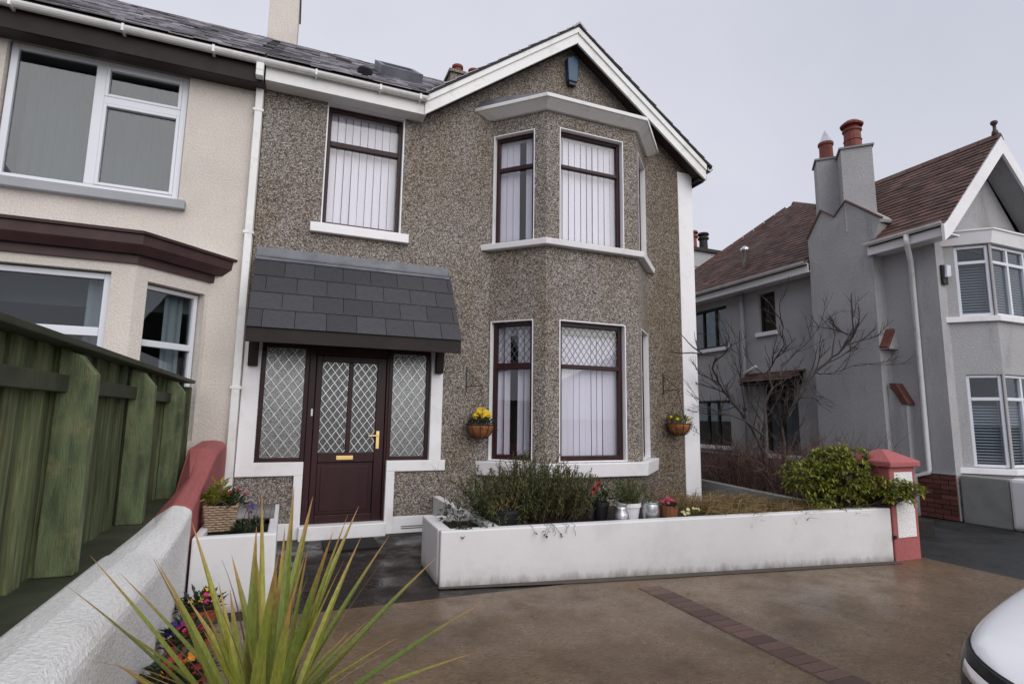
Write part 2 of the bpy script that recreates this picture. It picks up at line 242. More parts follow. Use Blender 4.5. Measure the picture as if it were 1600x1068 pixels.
def walls(mb,F,u0,u1,z0,z1,holes=(),depth=.14,n=0.0,back=True):
    us=sorted({u0,u1,*[h[0] for h in holes],*[h[1] for h in holes]}); zs=sorted({z0,z1,*[h[2] for h in holes],*[h[3] for h in holes]})
    for a,b in zip(us,us[1:]):
        for c,d in zip(zs,zs[1:]):
            if any(a>=h[0]-1e-6 and b<=h[1]+1e-6 and c>=h[2]-1e-6 and d<=h[3]+1e-6 for h in holes): continue
            mb.quad(F(a,n,c),F(b,n,c),F(b,n,d),F(a,n,d))
            if back: mb.quad(F(a,n-depth,c),F(a,n-depth,d),F(b,n-depth,d),F(b,n-depth,c))
    for a,b,c,d in holes:
        for p,q in (((a,c),(b,c)),((b,c),(b,d)),((b,d),(a,d)),((a,d),(a,c))):
            mb.quad(F(p[0],n,p[1]),F(q[0],n,q[1]),F(q[0],n-depth,q[1]),F(p[0],n-depth,p[1]))
    return mb
def ring(mb,F,u0,u1,z0,z1,t,n0,n1,bottom=True):
    mb.box(u0,u0+t,n0,n1,z0,z1,F); mb.box(u1-t,u1,n0,n1,z0,z1,F); mb.box(u0+t,u1-t,n0,n1,z1-t,z1,F)
    if bottom: mb.box(u0+t,u1-t,n0,n1,z0,z0+t,F)
    return mb
def lattice(mb,F,u0,u1,z0,z1,n,pitch,ratio=1.45,wd=.006,dirs=(1,-1)):
    """diagonal lead cames clipped to a rectangle"""
    for s in dirs:
        k0=-int((z1-z0)/ratio/pitch)-2; k1=int((u1-u0)/pitch)+int((z1-z0)/ratio/pitch)+3
        for k in range(k0,k1):
            # line u = u0 + k*pitch + s*(z-z0)/ratio
            z_a,z_b=z0,z1
            f=lambda z:u0+k*pitch+s*(z-z0)/ratio
            g=lambda u:z0+(u-u0-k*pitch)*ratio*s
            lo,hi=sorted((g(u0),g(u1))); a=max(z0,lo); b=min(z1,hi)
            if b-a<.02: continue
            p,q=F(f(a),n,a),F(f(b),n,b); d=(q-p).normalized(); x=d.cross(F.n)*wd/2; y=F.n*.003*(1.2 if s>0 else .8)
            mb.add([p-x-y,p+x-y,p+x+y,p-x+y,q-x-y,q+x-y,q+x+y,q-x+y],[(0,1,2,3),(7,6,5,4),(0,4,5,1),(1,5,6,2),(2,6,7,3),(3,7,4,0)])
    return mb
def window(house,F,u0,u1,z0,z1,inset,fw,frame='brown',trans=(),mull=(),pane='glass',bar=.055,skip=(),lead=None,leadrows=None,depth=.06,label=None):
    """one frame mesh with transoms / mullions; a pane object for each light. trans: z list; mull: (u, zlo, zhi) list"""
    mb=MB(); n1=-inset; n0=-inset-depth; ring(mb,F,u0,u1,z0,z1,fw,n0,n1)
    zs=[z0+fw,*trans,z1-fw]
    for z in trans: mb.box(u0+fw,u1-fw,n0,n1+.004,z-bar/2,z+bar/2,F)
    for (u,a,b) in mull: mb.box(u-bar/2,u+bar/2,n0,n1+.002,a,b,F)
    o=mb.build('window',frame,house,bevel=.006)
    k=len(zs)-1
    for i in range(k):
        a=zs[i]+(bar/2 if i else 0); b=zs[i+1]-(bar/2 if i<k-1 else 0)
        us=[u0+fw]+[m[0] for m in mull if m[1]<=a+.03 and m[2]>=b-.03]+[u1-fw]
        for j in range(len(us)-1):
            p=us[j]+(bar/2 if j else 0); q=us[j+1]-(bar/2 if j<len(us)-2 else 0)
            MB().box(p,q,n0+.02,n0+.026,a,b,F).build('pane',pane,o)
            if lead and i in leadrows: lattice(MB(),F,p+.002,q-.002,a+.002,b-.002,n0+.034,lead).build('lead_lattice','leadc',o)
    return o
def blind(F,u0,u1,z0,z1,n,label,gaps=(),wd=.093,pitch=.1,rot=22,rail=True):
    """vertical louvre blind hanging inside a window: each louvre its own part"""
    c=F((u0+u1)/2,n,z0); t=thing('vertical_blind',label,'blind',c,'vertical blinds in the pebbledashed house')
    me=unitmesh('fabric',name='louvre'); k=int((u1-u0)/pitch); a=math.atan2(F.u.y,F.u.x)
    for i in range(k+1):
        u=u0+pitch*i+.03
        if any(g0<u<g1 for g0,g1 in gaps): continue
        inst(me,'louvre',F(u,n+random.uniform(-.004,.004),(z0+z1)/2),(0,random.uniform(-.004,.004),a+R(rot+random.uniform(-7,7))),(wd,.0025,z1-z0),t)
    MB().box(u0,u1,n-.02,n+.02,z1+.002,z1+.035,F).build('headrail','upvc',t)
    return t
def tiles(mb,O,U,V,wid,expo,nu,nv,inside=None,th=.008,lap=1.25,jit=.004,tilt=.012,ulim=None):
    """slates / tiles laid in courses on a roof plane: O lower corner, U along the eave, V up the slope"""
    O=Vector(O); U=Vector(U).normalized(); V=Vector(V).normalized(); Nn=U.cross(V).normalized()
    if Nn.z<0: Nn=-Nn
    for r in range(nv):
        for c in range(-1,nu):
            u=(c+(r%2)*.5)*wid+random.uniform(-jit,jit); v=r*expo+random.uniform(-jit,jit)
            cx=O+U*(u+wid/2)+V*(v+expo/2)
            if inside and not inside(cx): continue
            g=wid*.495; h=expo*lap; b=random.uniform(.6,1.3)*tilt
            ua,ub=u+wid/2-g,u+wid/2+g
            if ulim: ua,ub=max(ua,ulim[0]),min(ub,ulim[1])
            if ub-ua<.01: continue
            p0=O+U*ua+V*v; p1=O+U*ub+V*v; q0=p0+V*h; q1=p1+V*h
            lo=Nn*(b+th); 
            mb.add([p0+Nn*b,p1+Nn*b,p1+lo,p0+lo,q0,q1,q1+Nn*th*.4,q0+Nn*th*.4],[(0,1,2,3),(3,2,6,7),(0,3,7,4),(2,1,5,6)])
    return mb
# ================================================================ the ground
struct(MB().quad((-400,-400,-.02),(400,-400,-.02),(400,600,-.02),(-400,600,-.02)).build('ground','ground'))
struct(MB().bx(-.64,6.6,-30,-2.62,-.3,0).build('driveway','drive'))
struct(MB().bx(-.64,6.61,-2.62,6,-.3,-.004).build('path','path'))
struct(MB().bx(6.6,9.5,-30,9,-.3,-.006).build('tarmac_drive','tarmac'))
struct(MB().prism([(1.3,-2.40,.004),(1.3,-2.33,.004),(6.1,-3.06,.004),(6.1,-3.17,.004),(2.6,-2.66,.004)],(0,0,.003)).build('cement_strip','kerb'))
strip=struct(MB().bx(2.945,3.175,-6.8,-2.94,-.05,.0025).build('brick_strip','mortar'))
bp=unitmesh('paver',name='brick')
for i in range(34):
    inst(bp,'brick',(3.06+random.uniform(-.004,.004),-2.995-i*.108,-.0045),(random.uniform(-.008,.008),random.uniform(-.008,.008),random.uniform(-.012,.012)),(.215,.1,.02),strip)
# ================================================================ pebbledashed house
H=thing('pebbledashed_house','brown pebbledashed semi-detached house with gabled bay and slated porch canopy','house',(2.8,2.9,0))
hold=.14
UPW=(.235,1.255,3.895,5.56)
hw=MB(); F=W0
holes=[UPW,(2.55,5.25,0,5.75),(-.33,.215,.9,2.33),(.215,1.2,.0,2.33),(1.2,1.745,.9,2.33)]
us=sorted({-.52,6.19,*[h[0] for h in holes],*[h[1] for h in holes]}); zs=sorted({0,5.6,*[h[2] for h in holes if h[2]<5.6],*[h[3] for h in holes if h[3]<5.6]})
for a,b in zip(us,us[1:]):
    for c,d in zip(zs,zs[1:]):
        if any(a>=h[0]-1e-6 and b<=h[1]+1e-6 and c>=h[2]-1e-6 and d<=h[3]+1e-6 for h in holes): continue
        hw.quad(F(a,0,c),F(b,0,c),F(b,0,d),F(a,0,d)); hw.quad(F(a,-hold,c),F(b,-hold,c),F(b,-hold,d),F(a,-hold,d))
hw.quad((1.3,0,5.6),(6.19,0,5.6),(6.19,0,5.68),(3.87,0,7.4),(1.38,0,5.6))
hw.quad((6.19,0,0),(6.19,5.8,0),(6.19,5.8,5.68),(6.19,0,5.68)); hw.quad((6.05,.14,0),(6.05,5.66,0),(6.05,5.66,5.6),(6.05,.14,5.6))
hw.quad((-.52,5.8,0),(6.19,5.8,0),(6.19,5.8,5.68),(-.52,5.8,5.68)); hw.quad((-.52,5.66,0),(6.05,5.66,0),(6.05,5.66,5.6),(-.52,5.66,5.6))
BL=Fr(2.55,0,-45); BF=Fr(3.15,-.6,0); BR=Fr(4.65,-.6,45); FL=.6*math.sqrt(2)
LH=[(.03,.67,.885,2.80),(.03,.67,3.905,5.57)]; FH=[(.21,1.27,.885,2.80),(.21,1.27,3.905,5.6)]; RH=[(FL-.67,FL-.03,.885,2.80),(FL-.67,FL-.03,3.905,5.57)]
walls(hw,BL,0,FL,0,5.83,LH,.13); walls(hw,BF,0,1.5,0,5.83,FH,.13); walls(hw,BR,0,FL,0,5.83,RH,.13)
hw.build('wall','peb',H)
# interior rooms
im=MB(); im.bx(-.5,6.04,.16,5.64,2.62,2.86); im.bx(-.5,6.04,.16,5.64,5.57,5.6); im.bx(-.5,6.04,3.4,3.5,.1,5.57); im.bx(1.9,2.0,.16,3.4,.1,5.57); im.bx(-.51,-.5,.16,5.6,.1,5.5)
im.prism([(2.7,.2,2.62),(3.24,-.44,2.62),(4.56,-.44,2.62),(5.1,.2,2.62)],(0,0,.24)); im.build('interior_wall','interior',H)
fm=MB(); fm.bx(-.5,6.04,.16,5.64,.02,.1); fm.prism([(2.7,.2,.02),(3.24,-.44,.02),(4.56,-.44,.02),(5.1,.2,.02)],(0,0,.08)); fm.build('interior_floor','floorc',H)
# white reveals, sills, quoin, plinth, entrance surround
for Fx,hs in ((BL,LH),(BF,FH),(BR,RH)):
    for (a,b,c,d) in hs: ring(MB(),Fx,a-.001,b+.001,c-.001,d+.001,.014,-.135,.004).build('reveal','white',H)
a,b,c,d=UPW; ring(MB(),W0,a-.001,b+.001,c-.001,d+.001,.016,-.135,.006).build('reveal','white',H)
def baypoly(d,z): 
    k=d*math.tan(R(22.5)); return [(2.55-d*1.4142,0.0,z),(3.15-k,-.6-d,z),(4.65+k,-.6-d,z),(5.25+d*1.4142,0,z)]
def bayband(d0,d1,z0,z1):
    P=baypoly(d0,z0)+baypoly(d1,z1); Q=baypoly(-.1,z0)+baypoly(-.1,z1)
    m=MB(); m.add(P+Q,[(i,i+1,i+5,i+4) for i in range(3)]+[(8+i,8+i+1,8+i+5,8+i+4) for i in range(3)]+[(i,i+1,i+9,i+8) for i in range(3)]+[(4+i,5+i,13+i,12+i) for i in range(3)]+[(0,4,12,8),(3,7,15,11)]); return m
bayband(.1,.115,.69,.875).build('bay_sill','white',H,bevel=.01)
bayband(.1,.115,3.815,3.898).build('bay_sill','white',H,bevel=.01)
bayband(.045,.185,5.81,5.905).build('bay_cornice','gutter',H,bevel=.008)
bayband(.2,.205,5.905,5.96).build('bay_cornice','gutter',H,bevel=.006)
MB().add([Vector(p) for p in baypoly(.2,5.967)]+[Vector((2.4,-.004,6.12)),Vector((5.4,-.004,6.12))],[(0,1,4),(1,2,5,4),(2,3,5),(0,4,5,3),(0,3,2,1)]).build('bay_roof','lead',H)
MB().box(.11,1.36,-.0,.075,3.765,3.888).build('window_sill','white',H,bevel=.008)
MB().bx(5.905,6.205,-.014,.3,0,5.66).build('corner_pilaster','white',H,bevel=.006)
n1=.022
for b in ((-.525,-.335,-.12,n1,.9,2.4),(1.747,1.907,-.12,n1,.9,2.4),(-.525,.213,-.14,n1+.006,.742,.9),(1.202,1.965,-.14,n1+.006,.765,.9),(.113,.213,-.14,n1+.003,0,.742),(1.202,1.31,-.14,n1+.003,0,.765)): MB().box(*b).build('entrance_surround','white',H,bevel=.006)
for b in ((-.52,.113,-.01,.02,0,.19),(1.31,2.5,-.01,.02,0,.205)): MB().box(*b).build('plinth','white',H,bevel=.005)
st=MB(); st.box(.2,1.215,-.14,.1,-.01,.155); st.build('doorstep','white',H,bevel=.01)
for z in (.055,.08): MB().box(1.42,1.70,.018,.026,z,z+.007).build('air_vent_slot','darkplastic',H)
# windows of the house
window(H,W0,.25,1.24,3.905,5.545,.07,.05,'brown',(5.035,),bar=.07)
window(H,BL,.045,.655,.9,2.785,.075,.055,'brown',(2.17,),bar=.09,lead=.085,leadrows=(1,))
window(H,BF,.225,1.255,.9,2.785,.075,.06,'brown',(2.17,),bar=.06,lead=.09,leadrows=(1,))
window(H,BR,FL-.655,FL-.045,.9,2.785,.075,.055,'brown',(2.17,),bar=.07,lead=.085,leadrows=(1,))
window(H,BL,.045,.655,3.92,5.555,.075,.05,'brown',(5.06,),bar=.06)
window(H,BF,.225,1.255,3.92,5.585,.075,.05,'brown',(5.06,),bar=.05)
window(H,BR,FL-.655,FL-.045,3.92,5.555,.075,.05,'brown',(5.06,),bar=.05)
for u0,u1 in ((-.333,.215),(1.2,1.745)):
    o=window(H,W0,u0,u1,.9,2.325,.045,.05,'brown',(),pane='obs2'); lattice(MB(),W0,u0+.055,u1-.055,.955,2.27,-.066,.125,1.35,.005).build('lead_lattice','came',o)
# door
df=MB(); df.box(.216,.295,-.12,-.04,.155,2.325); df.box(1.168,1.199,-.12,-.04,.155,2.325); df.box(.295,1.168,-.12,-.04,2.215,2.325)
df.build('door_frame','brown',H,bevel=.008)
dm=MB(); n0,n1=-.105,-.055
for b in ((.3,.372,.16,2.21),(1.048,1.164,.16,2.21),(.372,1.048,2.13,2.21),(.693,.747,1.005,2.13),(.372,1.048,.885,1.005),(.372,1.048,.16,.255)): dm.box(b[0],b[1],n0,n1,b[2],b[3])
dm.box(.372,1.048,n0+.01,n1-.022,.255,.885)
door=dm.build('door','brown',H,bevel=.007)
MB().box(.42,1.0,n1-.023,n1-.012,.3,.84).build('lower_panel','brown',door,bevel=.012)
for u0,u1 in ((.372,.693),(.747,1.048)):
    MB().box(u0,u1,-.083,-.077,1.005,2.13).build('pane','obs',door)
    lattice(MB(),W0,u0+.004,u1-.004,1.008,2.126,-.066,.098,1.35,.0055).build('lead_lattice','came',door)
MB().box(.59,.795,n1,n1+.012,.915,.965).build('letter_plate','brass',door,bevel=.003)
hm=MB(); hm.box(1.068,1.105,n1,n1+.01,1.05,1.27); hm.tube([W0(1.086,n1,1.215),W0(1.086,n1+.05,1.215),W0(1.07,n1+.055,1.215),W0(.965,n1+.052,1.213)],.009,8); hm.build('door_handle','brass',door)
MB().box(.262,.285,-.04,-.02,1.45,1.54).build('doorbell','upvc',H,bevel=.004)
# porch canopy with single slates
cm=MB(); yb,zb,yt,zt=-.65,2.435,-.005,3.40
cm.prism([(-.46,yb,zb),(-.46,yt,zt),(-.46,yt,2.345),(-.46,yb,2.345)],(2.38,0,0))
can=cm.build('porch_canopy','brownwood',H)
MB().bx(-.475,1.945,yb-.04,yb-.004,2.245,2.425).build('fascia_board','brownwood',can,bevel=.004)
V=Vector((0,yt-yb,zt-zb)); sl=V.length; ang=math.atan2(V.z,V.y); V.normalize(); Nn=Vector((0,-V.z,V.y))
sm=unitmesh('slate',name='slate'); ex=sl/4.25
for r in range(5):
    x=-.478-(.0 if r%2 else .19)
    while x<1.95:
        a=max(x,-.478); b=min(x+.338,1.952)
        if b-a>.03:
            h=min(ex*1.2,sl-ex*r-.0); c=Vector(((a+b)/2,yb-.035,zb-.045))+V*(ex*r+h/2)+Nn*(.026+random.uniform(-.001,.001))
            inst(sm,'slate',c,(ang-.024,0,random.uniform(-.003,.003)),(b-a-.006,h,.009),can)
        x+=.338
lf=MB(); lf.prism([(-.478,-.012,3.50),(-.478,-.004,3.35),(-.478,-.10,3.305),(-.478,-.116,3.318),(-.478,-.03,3.40)],(2.41,0,0)); lf.build('lead_flashing','lead',can)
for x0,x1 in ((-.475,-.368),(1.787,1.885)):
    MB().prism([(x0,-.024,2.34),(x0,-.16,2.34),(x0,-.10,2.03),(x0,-.024,2.03)],(x1-x0,0,0)).build('canopy_bracket','brownwood',can,bevel=.004)
# eaves
def gutter_prof(y,z,r=.055,t=.006):
    P=[(y-r*math.cos(a),z-r*math.sin(a)) for a in np.linspace(0,math.pi,9)]; Q=[(y-(r-t)*math.cos(a),z-(r-t)*math.sin(a)) for a in np.linspace(math.pi,0,9)]; return P+Q
def gutter_run(p,x0,x1,y,z,r=.055):
    g=MB(); g.prism([(x0,a,b) for a,b in gutter_prof(y,z,r)],(x1-x0,0,0)); return g.build('gutter','gutter',p)
MB().bx(-.52,1.50,-.235,-.205,5.55,5.75).build('fascia_board','gutter',H,bevel=.005)
MB().bx(-.52,1.5,-.205,.0,5.56,5.575).build('soffit','gutter',H)
g=gutter_run(H,-.6,1.49,-.293,5.765,.055)
for x in (.05,.85,1.38):
    MB().bx(x,x+.025,-.355,-.23,5.70,5.775).build('gutter_bracket','gutter',g)
def barge(sx,foot_x,zf_lo,zf_hi,name='barge_board'):
    ax=3.855; s=.736
    m=MB(); m.prism([(foot_x,-.262,zf_lo),(ax,-.262,zf_lo+s*abs(ax-foot_x)),(ax,-.262,zf_hi+s*abs(ax-foot_x)),(foot_x,-.262,zf_hi)],(0,.035,0))
    k=.17; m.prism([(foot_x,-.285,zf_lo+k),(ax,-.285,zf_lo+k+s*abs(ax-foot_x)),(ax,-.285,zf_hi+.002+s*abs(ax-foot_x)),(foot_x,-.285,zf_hi+.002)],(0,.024,0))
    return m.build(name,'gutter',H)
barge(-1,1.475,5.545,5.80); barge(1,6.30,5.475,5.745)
MB().prism([(1.42,-.225,5.60),(3.855,-.225,7.39),(3.855,-.225,7.36),(1.42,-.225,5.57)],(0,.225,0)).build('soffit','soffit',H); MB().prism([(6.34,-.225,5.56),(3.855,-.225,7.39),(3.855,-.225,7.36),(6.34,-.225,5.50)],(0,.225,0)).build('soffit','soffit',H)
MB().bx(6.25,6.28,-.22,5.8,5.45,5.7).build('fascia_board','soffit',H); MB().bx(6.19,6.25,-.2,5.8,5.47,5.5).build('soffit','soffit',H)
gp=gutter_prof(0,0,.055); gm=MB(); gm.prism([(6.37+a,-.3,5.68+b) for a,b in gp],(0,6.1,0)); gm.build('gutter','steel',H)
# roofs of the house
sp=.735
def zmain(y): return 5.79+sp*(y+.33)
rf=MB(); RY,RZ=2.9,zmain(2.9)
rf.prism([(-.52,-.33,5.79),(1.413,-.33,5.79),(3.855,2.112,zmain(2.112)),(3.3,RY,RZ),(-.52,RY,RZ)],(0,0,-.04)); rf.prism([(-.52,6.13,5.79),(6.42,6.13,5.79),(3.3,RY,RZ),(-.52,RY,RZ)],(0,0,-.04)); rf.prism([(6.42,.6,5.79),(6.42,6.13,5.79),(3.3,RY,RZ)],(0,0,-.04))
gz=7.585; gx=3.855
rf.prism([(1.40,-.30,gz-sp*(gx-1.40)),(gx,-.30,gz),(gx,2.3,gz),(1.40,2.3,gz-sp*(gx-1.40))],(0,0,-.03)); rf.prism([(6.40,-.30,gz-sp*(6.40-gx)),(gx,-.30,gz),(gx,2.3,gz),(6.40,2.3,gz-sp*(6.40-gx))],(0,0,-.03))
roof=rf.build('roof','under',H)
tm=MB(); cs=Vector((0,1,sp)).normalized()
tiles(tm,(-.52,-.34,5.79),(1,0,0),cs,.255,.2,12,20,th=.014,tilt=.02,inside=lambda p:-.52<p.x<gx-(gz-zmain(p.y)+.06)/sp+.1 and p.y<2.86)
for sx in (-1,1):
    ex_=1.395 if sx<0 else 6.405; V2=Vector((-sx,0,sp)).normalized()
    tiles(tm,(ex_,-.305,gz-sp*abs(ex_-gx)),(0,1,0),V2,.255,.2,10,16,lambda p:abs(p.x-gx)>.05 and p.y<2.2,.012,lap=1.1,ulim=(0,9))
so_=tm.build('slates','roofslate',roof); so_['kind']='stuff'
rg=MB(); 
for i in range(9): rg.prism([(-.5+i*.42,RY-.13,RZ-.07),(-.5+i*.42,RY,RZ+.035),(-.5+i*.42,RY+.13,RZ-.07),(-.5+i*.42,RY+.11,RZ-.09),(-.5+i*.42,RY,RZ),(-.5+i*.42,RY-.11,RZ-.09)],(.41,0,0))
for i in range(6): rg.prism([(gx-.13,-.315+i*.42,gz-.075),(gx,-.315+i*.42,gz+.045),(gx+.13,-.315+i*.42,gz-.075),(gx+.11,-.315+i*.42,gz-.09),(gx,-.315+i*.42,gz+.01),(gx-.11,-.315+i*.42,gz-.09)],(0,.41,0))
rg.build('ridge_tiles','roofslate',roof)['kind']='stuff'
# valley lead between the two roofs
def rp(x,y,h=0): return Vector((x,y,zmain(y)))+Vector((0,-sp,1)).normalized()*h
sk=MB(); s0,s1=.98,1.62
for x0,x1,y0,y1 in ((s0,s0+.07,.75,1.65),(s1-.07,s1,.75,1.65),(s0+.07,s1-.07,.75,.82),(s0+.07,s1-.07,1.58,1.65)):
    sk.add([rp(x0,y0,.005),rp(x1,y0,.005),rp(x1,y1,.005),rp(x0,y1,.005),rp(x0,y0,.17),rp(x1,y0,.17),rp(x1,y1,.17),rp(x0,y1,.17)],[(3,2,1,0),(4,5,6,7),(0,1,5,4),(1,2,6,5),(2,3,7,6),(3,0,4,7)])
sko=sk.build('roof_window','lead',roof); MB().add([rp(s0+.06,.8,.15),rp(s1-.06,.8,.15),rp(s1-.06,1.6,.15),rp(s0+.06,1.6,.15)],[(0,1,2,3)]).build('pane','dglass',sko)
vm=MB(); vc=rp(.68,.0,.02); vm.lathe(vc,[(.05,-.05),(.05,.04),(.1,.05),(.11,.07),(.09,.1),(.03,.12)],16); vm.build('roof_vent','darkplastic',roof,smooth=True)
ch=MB(); ch.bx(2.75,3.6,3.3,3.9,7.4,8.72); ch.bx(2.71,3.64,3.26,3.94,8.72,8.78); co=ch.build('chimney','peb',H)
for x in (2.98,3.35): MB().lathe((x,3.6,8.78),[(.13,0),(.12,.06),(.1,.08),(.1,.24),(.125,.25),(.125,.3),(.09,.3)],14).build('chimney_pot','potred',co,smooth=False)
# alarm box
al=thing('alarm_box','blue burglar alarm box high on the pebbledashed gable','alarm',(3.85,0,6.7)); am=MB(); am.prism([(3.77,-.005,6.74),(3.93,-.005,6.74),(3.95,-.005,7.12),(3.85,-.005,7.18),(3.75,-.005,7.12)],(0,-.1,0)); am.build('cover','bluebox',al,bevel=.012); MB().bx(3.79,3.91,-.085,-.01,6.69,6.739).build('base','darkplastic',al)
# blinds inside
blind(W0,.31,1.18,3.93,5.5,-.2,'white vertical blind in the lone upper window above the porch canopy',rot=10)
blind(BL,.09,.6,3.94,5.5,-.19,'white vertical blind in the upper bay window, narrow left-hand side',gaps=((.42,.5),),rot=16)
blind(BF,.27,1.21,3.94,5.53,-.19,'white vertical blind in the upper bay window, wide front side',rot=8)
blind(BR,FL-.6,FL-.09,3.94,5.5,-.19,'white vertical blind in the upper bay window, far right-hand side seen edge on',rot=12)
blind(BL,.09,.6,.96,2.72,-.19,'partly opened vertical blind in the lower bay window, narrow left-hand side',rot=50,gaps=((.3,.33),))
blind(BF,.27,1.21,.96,2.72,-.19,'closed pale vertical blind in the lower bay window, wide front side',rot=4,pitch=.0925)
blind(BR,FL-.6,FL-.09,.96,2.72,-.19,'vertical blind in the lower bay window, far right-hand side seen edge on',rot=12)
# downpipe between the two houses
dpx=thing('downpipe','white square downpipe running down the join of the cream and pebbledashed houses','downpipe',(-.575,-.06,0))
d_=MB(); d_.bx(-.622,-.536,-.095,-.02,0,5.55); d_.bx(-.622,-.536,-.34,-.02,5.53,5.60); d_.bx(-.622,-.536,-.34,-.26,5.60,5.70); d_.build('pipe','gutter',dpx,bevel=.008)
for z in (1.75,3.62,5.2): MB().bx(-.64,-.518,-.1,-.015,z,z+.035).build('pipe_clip','gutter',dpx,bevel=.004)
# ================================================================ cream house next door
Nn_=thing('cream_house','cream roughcast house joined on the left with maroon trimmed bay','house',(-3.5,2.9,0))
nw=MB(); NX=-.53; XL=-6.2
NUP=(-3.1,-1.355,3.93,5.53); nbx0,nbx1=-3.95,-.95
walls(nw,W0,XL,NX,0,5.62,[NUP,(nbx0,nbx1,0,3.0)],.14)
NR=Fr(-1.55,-.6,45); NF=Fr(-3.35,-.6,0); NL=Fr(-3.95,0,-45)
walls(nw,NF,0,1.8,0,3.1,[(.2,1.59,1.15,2.89)],.13); walls(nw,NR,0,FL,0,3.1,[(.13,.80,1.15,2.84)],.13); walls(nw,NL,0,FL,0,3.1,[],.13)
nw.quad((XL,5.8,0),(NX,5.8,0),(NX,5.8,5.6),(XL,5.8,5.6)); nw.quad((XL,0,0),(XL,5.8,0),(XL,5.8,5.6),(XL,0,5.6)); nw.build('wall','cream',Nn_)
im=MB(); im.bx(XL,NX-.01,.16,5.64,2.62,2.86); im.bx(XL,NX-.01,3.4,3.5,.1,5.57); im.bx(NX-.02,NX-.01,.16,5.6,.1,5.5); im.bx(XL,NX-.01,.16,5.64,5.57,5.6); im.build('interior_wall','interior',Nn_)
window(Nn_,W0,-3.085,-1.37,3.945,5.515,.06,.065,'upvc',(),((-2.25,4.01,5.45),),pane='dglass',bar=.1)
tb=MB(); tb.box(-2.2,-1.435,-.118,-.055,5.0,5.085); ring(tb,W0,-2.2,-1.435,5.085,5.45,.035,-.11,-.05); ring(tb,W0,-2.2,-1.435,4.01,5.0,.035,-.11,-.05); tb.build('opening_sash','upvc',Nn_,bevel=.006)
MB().box(-3.3,-1.27,0,.09,3.82,3.925).build('window_sill','greysill',Nn_,bevel=.006)
MB().box(-3.12,-1.34,-.13,.003,5.533,5.6).build('lintel','greysill',Nn_); 
window(Nn_,NF,.215,1.575,1.165,2.875,.07,.06,'upvc',(2.27,),pane='dglass',bar=.09); window(Nn_,NR,.145,.785,1.165,2.825,.09,.045,'upvc',(2.2,),pane='dglass',bar=.07)
def nbband(d0,d1,z0,z1):
    def P(d,z): k=d*math.tan(R(22.5)); return [(-3.95-d*1.414,0,z),(-3.35-k,-.6-d,z),(-1.55+k,-.6-d,z),(-.95+d*1.414,0,z)]
    A=P(d0,z0)+P(d1,z1)+P(-.15,z0)+P(-.15,z1); m=MB(); return m.add(A,[(i,i+1,i+5,i+4) for i in range(3)]+[(i,i+1,i+9,i+8) for i in range(3)]+[(4+i,5+i,13+i,12+i) for i in range(3)]+[(0,4,12,8),(3,7,15,11)])
nbband(.03,.035,2.99,3.08).build('bay_cornice','maroon',Nn_); nbband(.09,.15,3.08,3.16).build('bay_cornice','maroon',Nn_,bevel=.006); nbband(.155,.165,3.16,3.27).build('bay_cornice','maroon',Nn_,bevel=.006); nbband(.19,.195,3.27,3.3).build('bay_cornice','maroon',Nn_)
MB().add([(-4.2,0,3.302),(-3.42,-.79,3.302),(-1.48,-.79,3.302),(-.68,0,3.302),(-3.6,-.004,3.36),(-1.3,-.004,3.36)],[(0,1,4),(1,2,5,4),(2,3,5),(0,4,5,3),(0,3,2,1)]).build('bay_roof','roofslate',Nn_)
MB().bx(XL,NX-.0,-.235,-.205,5.495,5.72).build('fascia_board','brownwood',Nn_); MB().bx(XL,NX,-.205,0,5.50,5.515).build('soffit','soffit',Nn_)  # fascia in darker timber: shade of the recessed eaves put into its colour
g=gutter_run(Nn_,XL,-.601,-.293,5.765,.06)
for x in (-3.0,-2.0,-1.1): MB().bx(x,x+.025,-.36,-.23,5.69,5.775).build('gutter_bracket','gutter',g)
rf=MB(); rf.prism([(XL-.2,-.33,5.79),(-.521,-.33,5.79),(-.521,RY,RZ),(XL-.2,RY,RZ)],(0,0,-.04)); rf.prism([(XL-.2,6.13,5.79),(-.521,6.13,5.79),(-.521,RY,RZ),(XL-.2,RY,RZ)],(0,0,-.04)); nroof=rf.build('roof','under',Nn_)
tm=MB(); tiles(tm,(XL-.2,-.34,5.79),(1,0,0),cs,.255,.2,23,20,th=.014,tilt=.02,inside=lambda p:p.x<-.6 and p.y<2.86); tm.build('slates','roofslate',nroof)['kind']='stuff'
rg=MB()
for i in range(14): rg.prism([(XL-.1+i*.42,RY-.13,RZ-.07),(XL-.1+i*.42,RY,RZ+.035),(XL-.1+i*.42,RY+.13,RZ-.07),(XL-.1+i*.42,RY+.11,RZ-.09),(XL-.1+i*.42,RY,RZ),(XL-.1+i*.42,RY-.11,RZ-.09)],(.41,0,0))
rg.build('ridge_tiles','roofslate',nroof)['kind']='stuff'
ch=MB(); ch.bx(-.77,-.28,2.8,3.6,7.9,9.13); co=ch.build('chimney','cream',nroof,bevel=.01); MB().bx(-.80,-.25,2.77,3.63,9.13,9.2).build('chimney_cap','concrete',nroof,bevel=.01)
